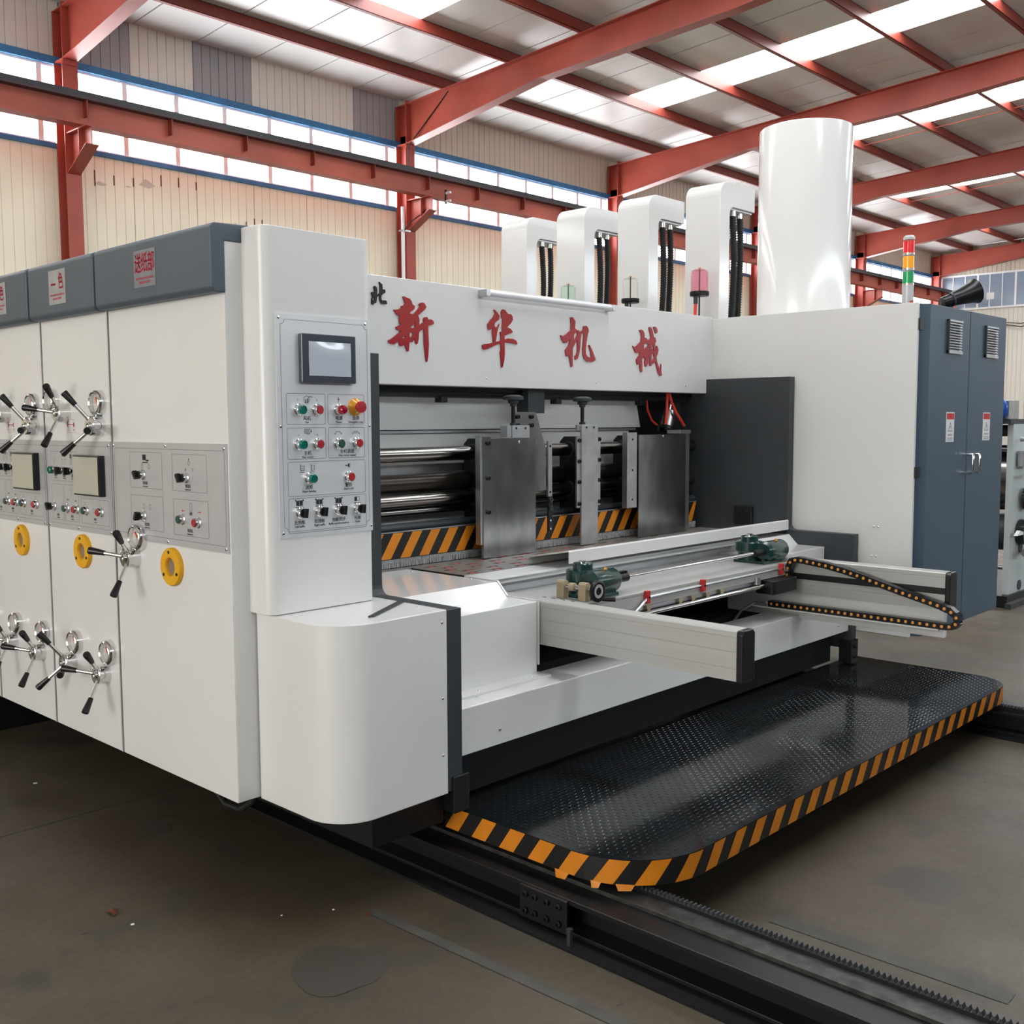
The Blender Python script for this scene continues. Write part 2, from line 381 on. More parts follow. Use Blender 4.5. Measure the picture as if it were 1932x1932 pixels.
tr1 = bx(X0, 36.4, YW-0.07, YW+0.02, 6.41, 6.51).build('trim_1', 'bluetrim'); tag(tr1, 'blue steel strip above the ribbon windows', kind='structure')
tr2 = bx(X0, 36.4, YW-0.05, YW+0.02, 5.315, 5.375).build('trim_2', 'bluetrim'); tag(tr2, 'blue sill strip under the ribbon windows', kind='structure')
pane = MB().box(0, 0.735, -0.006, 0.006, 0, 0.98).mesh('pane', 'windowpane')
mul = MB().box(-0.036, 0.036, -0.03, 0.02, 0, 1.03).mesh('mullion', 'winframe')
for b in range(-1, 6):
    xs = BAYX[b+1]
    w = MB(); w.box(xs+0.12, xs+5.9, YW-0.02, YW+0.03, 5.37, 5.40); w.box(xs+0.12, xs+5.9, YW-0.02, YW+0.03, 6.38, 6.415); w.box(xs+0.12, xs+5.9, YW-0.012, YW+0.02, 5.87, 5.90)
    wo = w.build('window_%d' % (b+2), 'winframe'); tag(wo, 'ribbon window between two red columns', kind='structure')
    for i in range(8):
        x = xs+0.10+i*0.80
        if i > 0 or True: inst('mullion', mul, wo, Matrix.Translation((min(x, xs+5.88), YW, 5.375)))
        if i < 7: inst('pane', pane, wo, Matrix.Translation((x+0.033, YW+0.015, 5.395)))
    MB().box(xs+5.73, xs+6.1, YW+0.01, YW+0.022, 5.395, 6.38).build('pane', 'windowpane', wo)

# ---- end wall far behind, with a ribbon of bluish panes
we = MB(); we.box(36.5, 36.6, -10, 14.6, 0, 5.28); we.box(36.5, 36.6, -10, 14.6, 6.42, 8.2)
we = we.build('wall_back', 'wallpale'); tag(we, 'pale ribbed end wall far behind', kind='structure')
RZ90 = Matrix.Rotation(math.pi/2, 4, 'Z')
for i in range(8):
    y0 = 14.45-i*1.0
    sheet(we, Matrix.Translation((36.47, y0-1.0, 0)) @ RZ90, 0.996, 5.26, 'wallpale')
    sheet(we, Matrix.Translation((36.47, y0-1.0, 6.44)) @ RZ90, 0.996, 1.4, 'walltan')
w = MB(); w.box(36.42, 36.5, 5.5, 14.3, 5.26, 5.32); w.box(36.42, 36.5, 5.5, 14.3, 6.38, 6.44)
wo = w.build('window_9', 'winframe'); tag(wo, 'ribbon window of dim bluish panes in the end wall', kind='structure')
for i in range(22):
    y = 14.25-i*0.4
    MB().box(36.44, 36.47, y-0.39, y-0.01, 5.32, 6.38).build('pane', 'dimpane', wo)
    MB().box(36.42, 36.48, y-0.03-(0.03 if i % 3 == 0 else 0), y+0.0, 5.32, 6.38).build('mullion', 'winframe', wo)
for y in (13.3, 12.95, 12.6): MB().box(36.41, 36.415, y-0.12, y+0.12, 5.55, 5.78).build('paper_notice', 'paper', wo)
# ---- walls behind the camera
wr = MB(); wr.box(X0, 37, -9.62, -9.5, 3.2, 5.3); wr.box(X0, 37, -9.62, -9.5, 6.5, 7.6)
wr = wr.build('wall_right', 'wallcream'); tag(wr, 'cream sheet wall on the near side of the workshop', kind='structure')
tag(bx(X0, 37, -9.62, -9.48, 0, 3.2).build('wall_right_darkened', 'charcoal'), 'lower wall on the near side, darkened to cut light on the machine front', kind='structure')  # unseen; dark tone chosen to reduce light on the lower machine front
for k, (za, zb) in enumerate(((5.3, 6.5),)):
    w = MB()
    for i in range(46): w.box(X0+i*0.98-0.03, X0+i*0.98+0.03, -9.55, -9.5, za, zb)
    w.box(X0, 37, -9.55, -9.5, za, za+0.04); w.box(X0, 37, -9.55, -9.5, zb-0.04, zb)
    wo = w.build('window_%d' % (10+k), 'winframe'); tag(wo, 'ribbon window in the near side wall', kind='structure')
    for b in range(7): MB().box(X0+b*6.4, X0+b*6.4+6.2, -9.6, -9.58, za+0.04, zb-0.04).build('pane', 'windowpane2', wo)
wf = MB(); wf.box(X0-0.12, X0, -10, -0.5, 0, 8.2); wf.box(X0-0.12, X0, 5.5, 14.6, 0, 8.2); wf.box(X0-0.12, X0, -0.5, 5.5, 4.6, 8.2)
wf = wf.build('wall_front', 'wallcream'); tag(wf, 'cream end wall behind the camera with a gateway', kind='structure')
MT['daylightdoor'] = mat('daylightdoor', (0.9, 0.9, 0.9), 0.5, emit=(1, 0.97, 0.93), estr=DOOR)
d1 = bx(X0-0.10, X0-0.06, -0.5, 5.5, 0.0, 4.6).build('door_1', 'daylightdoor'); tag(d1, 'translucent sliding gate glowing with daylight', kind='structure')

# ---- roof: outer skin, inner panels 1 m wide, translucent strips
cl = MB()
for ya, yb in ((2.5, 14.7), (-9.7, 2.5)):
    za = rz(ya)+0.25; zb = rz(yb)+0.25
    cl.add([(X0, ya, za), (37, ya, za), (37, yb, zb), (X0, yb, zb), (X0, ya, za+0.05), (37, ya, za+0.05), (37, yb, zb+0.05), (X0, yb, zb+0.05)],
           [(0, 3, 2, 1), (4, 5, 6, 7), (0, 1, 5, 4), (1, 2, 6, 5), (2, 3, 7, 6), (3, 0, 4, 7)])
cl = cl.build('ceiling', 'roof'); tag(cl, 'pale grey sandwich panel roof with translucent strips', kind='structure')
def roof_piece(x0, w, ya, yb, m, ribs=2):
    """roof panel with shallow pressed grooves running down the slope"""
    mb = MB(); p = w/ribs; pts = []
    for i in range(ribs): pts += [(x0+i*p, 0), (x0+(i+1)*p-0.008, 0), (x0+(i+1)*p-0.004, 0.0015)]
    pts.append((x0+w, 0)); n = len(pts)
    za, zb = rz(ya)+0.165, rz(yb)+0.165
    vs = [(x, ya, za+d) for x, d in pts]+[(x, yb, zb+d) for x, d in pts]
    vs += [(x0, ya, za+0.06), (x0+w, ya, za+0.06), (x0, yb, zb+0.06), (x0+w, yb, zb+0.06)]
    fs = [[i, i+1, n+i+1, n+i] for i in range(n-1)]+[[2*n, 2*n+1, 2*n+3, 2*n+2], [0, n, 2*n+2, 2*n], [n-1, 2*n-1, 2*n+3, 2*n+1]]
    return mb.add(vs, fs)
SKY = (3.5, 9.35, 15.52, 20.52, 26.52, 32.52)
xs = -8.48
while xs < 36.4:
    w = 0.978; hit = [s for s in SKY if abs(s-xs) < 0.6]
    if hit:
        roof_piece(xs, w, 11.75, 14.62, 'roof').build('roof_panel', 'roof', cl)
        roof_piece(xs, w, 2.52, 11.74, 'skylight', 4).build('skylight_panel', 'skylight', cl)
        roof_piece(xs, w, -2.0, 2.48, 'skylight2', 4).build('skylight_panel', 'skylight2', cl); roof_piece(xs, w, -9.6, -2.02, 'roof').build('roof_panel', 'roof', cl)
    else:
        roof_piece(xs, w, 2.52, 14.62, 'roof').build('roof_panel', 'roof', cl)
        roof_piece(xs, w, -9.6, 2.48, 'roof').build('roof_panel', 'roof', cl)
    xs += 1.0
ORD = ['first', 'second', 'third', 'fourth', 'fifth', 'sixth', 'seventh', 'eighth', 'ninth']
for k in range(8):
    y = 13.25-1.5*k; z = rz(y); o = thing('roof_purlin', (14, y, z), 'dark red roof purlin, %s one up from the windowed wall' % ORD[k], 'purlin', 'roof purlins')
    MB().box(X0, 36.45, y-0.035, y-0.028, z, z+0.165).build('web', 'purlin', o)
    MB().box(X0, 36.45, y-0.035, y+0.035, z, z+0.007).build('bottom_flange', 'purlin', o)
    MB().box(X0, 36.45, y-0.035, y+0.035, z+0.158, z+0.165).build('top_flange', 'purlin', o)
    MB().box(X0, 36.45, y+0.028, y+0.035, z+0.007, z+0.025).build('lip', 'purlin', o)
# ---- portal frames
near = ['', 'leftmost in view, rising behind the grey hoods', 'second from the left, with a white pipe on it', 'third from the left, behind the white hose arches', 'half hidden between arch and white drum', 'behind the striped signal tower', 'in the far corner of the workshop']
for k in range(1, 8):
    xc = BAYX[k]; i = k-1
    if k == 7: xc = 36.2
    c = thing('steel_column', (xc, 14.33, 0), 'red steel column %s' % (near[i] or 'beside the camera, out at the left'), 'column', 'red steel columns')
    MB().box(xc-0.105, xc+0.105, 14.19, 14.204, 0, 6.42).build('front_flange', 'steelred', c)
    MB().box(xc-0.105, xc+0.105, 14.436, 14.45, 0, 7.1).build('back_flange', 'steelred', c)
    MB().box(xc-0.005, xc+0.005, 14.204, 14.436, 0, 6.6).build('web', 'steelred', c)
    b = MB(); b.prism([(14.19, 5.47), (13.62, 5.47), (13.62, 5.24), (14.19, 4.95)], 'x', xc-0.006, xc+0.006); b.build('corbel_web', 'steelred', c)
    MB().box(xc-0.09, xc+0.09, 13.60, 14.19, 5.455, 5.47).build('corbel_flange', 'steelred', c)
    b = MB(); b.prism([(13.62, 5.24), (13.62, 5.228), (14.19, 4.938), (14.19, 4.95)], 'x', xc-0.09, xc+0.09); b.build('corbel_bottom_flange', 'steelred', c)
    MB().box(xc-0.08, xc+0.08, 13.84, 13.85, 5.0+0.15, 5.455).build('stiffener', 'steelred', c)
    r = thing('roof_rafter', (xc, 14.2, 6.42), 'red roof rafter on the column %s' % (near[i] or 'beside the camera'), 'rafter', 'red roof rafters')
    top = [(14.45, rz(14.45)), (2.5, rz(2.5))]; bot = [(2.5, rz(2.5)-0.34), (7.6, 6.99), (11.05, 6.87), (14.19, 6.44)]
    MB().prism([(14.45, rz(14.45)-0.012), (2.5, rz(2.5)-0.012)]+bot+[(14.45, 6.44)], 'x', xc-0.005, xc+0.005).build('web', 'steelred', r)
    MB().prism([(14.45, rz(14.45)), (2.5, rz(2.5)), (2.5, rz(2.5)-0.012), (14.45, rz(14.45)-0.012)], 'x', xc-0.10, xc+0.10).build('top_flange', 'steelred', r)
    b = MB()
    for (ya, za), (yb, zb) in zip(bot[:-1], bot[1:]): b.prism([(ya, za), (yb, zb), (yb, zb-0.013), (ya, za-0.013)], 'x', xc-0.10, xc+0.10)
    b.build('bottom_flange', 'steelred', r)
    MB().box(xc-0.10, xc+0.10, 14.175, 14.19, 6.36, rz(14.2)+0.06).build('end_plate', 'steelred', r)
    MB().box(xc-0.10, xc+0.10, 14.19, 14.45, 6.424, 6.44).build('cap_plate', 'steelred', r)
    MB().prism([(2.5, rz(2.5)), (-9.5, rz(-9.5)), (-9.5, rz(-9.5)-0.5), (2.5, rz(2.5)-0.34)], 'x', xc-0.05, xc+0.05).build('near_half', 'steelred', r)
# ---- crane runway along the wall
cr = thing('crane_runway_beam', (14, 13.75, 5.47), 'rusty red crane runway girder with stiffeners crossing the windows', 'girder')
MB().box(X0, 36.2, 13.745, 13.755, 5.485, 5.80).build('web', 'runway', cr)
MB().box(X0, 36.2, 13.65, 13.85, 5.47, 5.485).build('bottom_flange', 'runway', cr)
MB().box(X0, 36.2, 13.62, 13.88, 5.79, 5.82).build('top_flange', 'flangedark', cr)
MB().box(X0, 36.2, 13.70, 13.80, 5.82, 5.91).build('crane_rail', 'charcoal', cr)
st = MB().box(-0.008, 0.008, 13.64, 13.745, 5.58, 5.79).mesh('stiffener', 'purlin')
x = 5.2
while x < 36: inst('stiffener', st, cr, Matrix.Translation((x, 0, 0))); x += 1.2
# ---- small services
cp = thing('conduit_pipe', (12.19, 14.12, 0), 'thin white conduit pipe running up the second column', 'pipe')
MB().cyl((12.19, 14.12, 0.0), (12.19, 14.12, 5.32), 0.032, n=12).build('pipe', 'winframe', cp)
for z in (2.4, 3.8, 4.9): MB().box(12.15, 12.334, 14.08, 14.19, z, z+0.03).build('pipe_clip', 'zinc', cp)
o = MB().tube([(12.19, 14.10, 4.9), (12.25, 14.0, 5.05), (12.40, 13.85, 5.2), (12.52, 13.7, 5.42)], 0.012, 6).build('power_cable', 'hose'); tag(o, 'black cable from the white conduit up to the girder', 'cable')
o = MB().tube([(12.33, 14.14, 5.95), (12.36, 14.12, 6.4), (12.40, 13.9, 6.6), (12.43, 13.3, 7.05), (12.43, 13.2, 7.13)], 0.011, 6).build('power_cable', 'hose'); tag(o, 'thin grey cable climbing the second column to its rafter', 'cable')
ci = thing('cable_insulator', (12.75, 13.58, 5.5), 'small bracket with two insulators on the runway girder', 'insulator')
MB().box(12.74, 12.76, 13.60, 13.64, 5.38, 5.62).build('bracket', 'railsteel', ci)
for z in (5.42, 5.56): MB().cyl((12.75, 13.61, z), (12.75, 13.50, z), 0.022, n=10).build('insulator', 'winframe', ci)
for i, xr in enumerate((21.72, 27.72)):
    o = MB()
    for k in range(5):
        ya = 11.75-1.5*k; o.cyl((xr, ya, rz(ya)+0.08), (xr, ya-1.5, rz(ya-1.5)+0.08), 0.009, n=6, caps=False)
    o = o.build('sag_rod', 'steelred'); tag(o, ['thin tie rod beside the skylight above the white drum', 'thin tie rod beside the farthest skylight strip'][i], 'rod', 'purlin tie rods')
o = MB().tube([(36.3, 13.2, 7.35), (35.0, 9.5, 7.25), (33, 5.0, 7.45)], 0.012, 6).build('hanging_wire', 'winframe'); tag(o, 'pale wire slung under the far roof', 'wire')
for k in range(2):
    o = MB().tube([(36.36, 12.4+0.02*k, 4.80-0.04*k), (36.36, 11.6, 4.70-0.10*k), (36.36, 10.4, 4.82-0.05*k)], 0.014, 6).build('wall_cable', 'hose'); tag(o, ['upper dark cable sagging on the far end wall', 'lower dark cable sagging on the far end wall'][k], 'cable', 'cables on the end wall')

# ================================================================ SMALL FITTINGS (local x right, y up, z out)
def collar_mesh():
    mb = MB(); mb.lathe([(0.0, 0), (0.0150, 0), (0.0150, 0.004), (0.0128, 0.006), (0.0128, 0.016), (0.0115, 0.018), (0.0, 0.018)]); return mb.mesh('push_button', 'chrome')
ME_COLLAR = collar_mesh()
def cap_mesh(m): return MB().lathe([(0.0, 0.0165), (0.0105, 0.0165), (0.0105, 0.0195), (0.0095, 0.0205), (0.0, 0.0205)]).mesh('button_cap', m)
def dcap_mesh(m): return MB().lathe([(0.0, 0.016), (0.012, 0.016), (0.012, 0.026), (0.0095, 0.028), (0.009, 0.025), (0.0, 0.0255)]).mesh('button_cap', m)
ME_CAP = {'red': cap_mesh('btnred'), 'green': cap_mesh('btndgreen'), 'lit_green': dcap_mesh('btngreen'), 'lit_red': MB().lathe([(0.0, 0.01), (0.0125, 0.01), (0.0125, 0.028), (0.009, 0.034), (0.0, 0.035)]).mesh('button_cap', 'btnlit')}
ME_KNOB = MB().lathe([(0, 0.014), (0.0118, 0.014), (0.0118, 0.024), (0, 0.024)]).box(-0.0045, 0.0045, -0.0115, 0.0125, 0.022, 0.036).mesh('selector_knob', 'blackpl')
ME_SCREW = MB().lathe([(0, 0), (0.0052, 0), (0.0052, 0.001), (0.0035, 0.0028), (0, 0.0032)], n=10).mesh('screw', 'chrome')
ME_BIGSCREW = MB().lathe([(0, 0), (0.0068, 0), (0.0066, 0.0025), (0.0045, 0.004), (0.003, 0.004), (0.003, 0.0015), (0, 0.0015)], n=12).mesh('screw', 'chrome')
ME_BOLT = MB().lathe([(0, 0), (0.011, 0), (0.011, 0.009), (0.0095, 0.0105), (0.0055, 0.0105), (0.0055, 0.004), (0, 0.004)], n=14).mesh('bolt', 'black')
def button(parent, W, col):
    W = W @ Matrix.Diagonal((1.28, 1.28, 1.1, 1)); b = inst('push_button', ME_COLLAR, parent, W); inst('button_cap', ME_CAP[col], b, W); return b
def selector(parent, W, deg=35):
    W = W @ Matrix.Diagonal((1.25, 1.25, 1.1, 1)); b = inst('selector_switch', ME_COLLAR, parent, W); inst('selector_knob', ME_KNOB, b, rotz_l(W, deg)); return b
def screw(parent, W, me=None): return inst('screw', me or ME_SCREW, parent, W)
# chrome position gauge
ME_BEZ = MB().lathe([(0.0, 0.0), (0.050, 0.0), (0.050, 0.018), (0.047, 0.027), (0.041, 0.031), (0.037, 0.027), (0.037, 0.012), (0.0, 0.012)], n=28).mesh('gauge', 'chrome')
ME_DIAL = MB().lathe([(0.0, 0.0135), (0.0365, 0.0135), (0.0365, 0.0125)], n=24).mesh('dial', 'gaugeface')
ME_NEEDLE = MB().box(-0.0035, 0.0035, -0.004, 0.024, 0.0142, 0.0155).mesh('needle', 'needle')
def gauge(parent, y, z, ang):
    W = onleft(y, z, XL); g = inst('gauge', ME_BEZ, parent, W); inst('dial', ME_DIAL, g, W); inst('needle', ME_NEEDLE, g, rotz_l(W, ang)); return g
# star handle: hub, three raked arms with black grips
ME_HUB = MB().lathe([(0, 0), (0.040, 0), (0.040, 0.012), (0.037, 0.044), (0.034, 0.047), (0.014, 0.047), (0.014, 0.052), (0.009, 0.053), (0.007, 0.050), (0, 0.050)], n=24).mesh('star_handle', 'chrome')
def arm_dir(a, t=34): return Vector((math.cos(R(a))*math.cos(R(t)), math.sin(R(a))*math.cos(R(t)), math.sin(R(t))))
def star_handle(parent, y, z, ang):
    W = onleft(y, z, XL); h = inst('star_handle', ME_HUB, parent, W)
    for k in range(3):
        d = arm_dir(ang+120*k); o = Vector((0, 0, 0.024))
        a = inst('arm', ME_ARM, h, W @ Matrix.Translation(o) @ d.to_track_quat('Z', 'Y').to_matrix().to_4x4())
        inst('grip', ME_GRIP, h, W @ Matrix.Translation(o) @ d.to_track_quat('Z', 'Y').to_matrix().to_4x4())
    return h
ME_ARM = MB().cyl((0, 0, 0.02), (0, 0, 0.115), 0.0075, n=12).mesh('arm', 'chrome')
ME_GRIP = MB().lathe([(0, 0.102), (0.0098, 0.102), (0.0102, 0.110), (0.0142, 0.158), (0.013, 0.164), (0, 0.164)], n=14).mesh('grip', 'blackpl')
# yellow inspection ring
ME_RING = MB().lathe([(0.031, 0.0), (0.068, 0.0), (0.068, 0.013), (0.065, 0.017), (0.034, 0.017), (0.031, 0.013), (0.031, 0.0)], n=32).mesh('inspection_ring', 'yellow')
ME_RGLASS = MB().lathe([(0, 0.004), (0.0315, 0.004), (0.0315, 0.001)], n=24).mesh('sight_glass', 'ringglass')
ME_RBOLT = MB().lathe([(0, 0.015), (0.006, 0.015), (0.006, 0.0185), (0, 0.0185)], n=10).mesh('ring_screw', 'black')
def ring(parent, y, z):
    W = onleft(y, z, XL); r = inst('inspection_ring', ME_RING, parent, W); inst('sight_glass', ME_RGLASS, r, W)
    for a in (95, 215, 335): inst('ring_screw', ME_RBOLT, r, W @ Matrix.Translation((0.052*math.cos(R(a)), 0.052*math.sin(R(a)), 0)))
def glyph_bars(mb, M, x, y, n, w, h, gap, rows=1):
    """unreadably small print: little blocks of ink"""
    for i in range(n):
        cx = x+(i-(n-1)/2)*(w+gap)
        mb.add([(cx-w/2, y-h/2, 0), (cx-w/6, y-h/2, 0), (cx-w/6, y+h/2, 0), (cx-w/2, y+h/2, 0)], [(0, 1, 2, 3)], False, M)
        mb.add([(cx+w/8, y-h/2, 0), (cx+w/2, y-h/2, 0), (cx+w/2, y+h/2, 0), (cx+w/8, y+h*0.35, 0)], [(0, 1, 2, 3)], False, M)
def arrow(mb, M, x, y, L, d=1, hw=0.004):
    mb.add([(x-d*L/2, y-0.0012, 0), (x+d*(L/2-0.007), y-0.0012, 0), (x+d*(L/2-0.007), y+0.0012, 0), (x-d*L/2, y+0.0012, 0)], [(0, 1, 2, 3)], False, M)
    mb.add([(x+d*(L/2-0.007), y-hw, 0), (x+d*L/2, y, 0), (x+d*(L/2-0.007), y+hw, 0)], [(0, 1, 2)], False, M)

# ================================================================ LEFT SIDE: FEEDER HOUSING AND PRINTING UNITS
XL = 1.834
ZB, ZP0, ZP1 = 0.332, 1.171, 1.530
def hood_profile(end=False):
    c = 0.014
    if end: return [(1.785+c, 2.014), (1.785, 2.014+c), (1.785, 2.231-c), (1.785+c, 2.231), (1.945, 2.236), (1.945, 2.176), (1.836, 2.176), (1.836, 2.014)]
    return [(1.785+c, 2.014), (1.785, 2.014+c), (1.785, 2.231-c), (1.785+c, 2.231), (2.3, 2.236), (2.3, 2.20), (1.836, 2.20), (1.836, 2.014)]
def sticker(hood, y0, y1, z0, z1, chars, m):
    x = 1.7838
    MB().box(x, x+0.0012, y0, y1, z0, z1).build('sticker', m, hood)
    t = MB(); W = onleft((y0+y1)/2, z1-0.050, x-0.0006)
    n = len(chars)
    for i, ch in enumerate(chars): put_text(t, ch, 0.062 if n == 3 else 0.058, W @ Matrix.Translation(((i-(n-1)/2)*0.046 if n == 3 else (-0.032 if i == 0 else 0.034), 0 if n == 3 else (-0.012 if i == 0 else 0), 0)) @ Matrix.Diagonal((0.78, 1.15, 1, 1)), 0.0025)
    for r, yy in enumerate((-0.046, -0.060)): glyph_bars(t, W, 0, yy, 8 if r == 0 else 5, 0.012, 0.008, 0.004)
    tag(t.build('sticker_lettering', 'inkred', hood), kind='stuff')

def control_plate(parent, ya, yb, name='control_plate'):
    p = MB().box(XL-0.004, XL+0.001, ya, yb, ZP0, ZP1).build(name, 'plate', parent)
    return p
# --- feeder side housing (nearest, with the corner post)
fh = thing('feeder_housing', (2.0, 3.4, ZB), 'wide cream feeder housing with four-box switch plate, nearest of the side panels', 'machine housing')
MB().box(XL, XL+0.03, 3.0, 3.803, ZB, 2.06).build('side_panel', 'white', fh, 0.002)
MB().box(XL+0.031, 2.35, 3.06, 3.80, ZB+0.03, 2.14).build('inner_body', 'charcoal', fh)
pp = MB(); pp.prism([(XL+0.002, 2.996), (1.947, 2.996), (1.947, 3.04), (XL+0.03, 3.04)], 'z', ZB+0.002, 2.178); pp.build('corner_post', 'white', fh, 0.002)
hd = MB().prism(hood_profile(True), 'y', 2.993, 3.800).build('hood', 'hood', fh, 0.004)
MB().box(1.95, 2.34, 3.05, 3.80, 2.14, 2.22).build('top_cover', 'hood', fh)
sticker(hd, 3.345, 3.495, 2.066, 2.192, '送纸部', 'sticker')
cp3 = control_plate(fh, 3.005, 3.798)
W0 = onleft(0, 0, XL-0.0046)
ln = MB()
frame_lines(ln, -3.785, ZP0+0.022, -3.018, ZP1-0.022, W0, 0.0014, 0.012)
boxes = {'a': (3.668, 3.430, 1.364, 1.495), 'b': (3.359, 3.130, 1.364, 1.492), 'c': (3.668, 3.430, 1.213, 1.338), 'd': (3.358, 3.127, 1.211, 1.337)}
for k, (ya, yb, za, zb) in boxes.items(): frame_lines(ln, -ya, za, -yb, zb, W0, 0.0013, 0.004)
tag(ln.build('printed_lines', 'inkgrey', cp3), kind='stuff')
tx = MB()
for y, z in ((3.555, 1.378), (3.255, 1.378), (3.55, 1.228), (3.25, 1.225)):
    glyph_bars(tx, W0, -y, z+0.006, 3, 0.009, 0.012, 0.003); glyph_bars(tx, W0, -y, z-0.007, 4, 0.008, 0.005, 0.002)
for y, z in ((3.575, 1.444), (3.525, 1.444), (3.57, 1.298), (3.525, 1.298)): frame_lines(tx, -y-0.006, z-0.009, -y+0.006, z+0.009, W0, 0.0012, 0.002)
# little lamp, press and column pictograms
tx.box(-3.570, -3.545, 1.466, 1.486, 0, 0.0002, W0); tx.box(-3.545, -3.525, 1.462, 1.468, 0, 0.0002, W0); tx.box(-3.572, -3.530, 1.456, 1.460, 0, 0.0002, W0)
frame_lines(tx, -3.251, 1.455, -3.239, 1.470, W0, 0.0014, 0.004); tx.box(-3.2465, -3.2435, 1.472, 1.479, 0, 0.0002, W0)
glyph_bars(tx, W0, -3.268, 1.440, 1, 0.006, 0.010, 0); tx.box(-3.222, -3.220, 1.434, 1.446, 0, 0.0002, W0)
frame_lines(tx, -3.249, 1.298, -3.233, 1.326, W0, 0.0012, 0.001); glyph_bars(tx, W0, -3.241, 1.290, 3, 0.004, 0.012, 0.002)
tag(tx.build('printed_marks', 'ink', cp3), kind='stuff')
ta = MB(); arrow(ta, W0, -3.291, 1.297, 0.022, -1); arrow(ta, W0, -3.184, 1.298, 0.022, 1); ta.build('printed_arrow', 'inkred', cp3)
for y, z in ((3.79, 1.518), (3.40, 1.520), (3.02, 1.516), (3.785, 1.182), (3.40, 1.182), (3.02, 1.186)): screw(cp3, onleft(y, z, XL-0.004), ME_BIGSCREW)
for y, z, a in ((3.567, 1.413, 35), (3.262, 1.412, 30), (3.570, 1.264, -25)): selector(fh, onleft(y, z, XL-0.004), a)
button(fh, onleft(3.296, 1.268, XL-0.004), 'green'); button(fh, onleft(3.190, 1.263, XL-0.004), 'red')
gauge(fh, 3.612, 1.183, 40); star_handle(fh, 3.652, 1.106, 50); ring(fh, 3.375, 1.095)
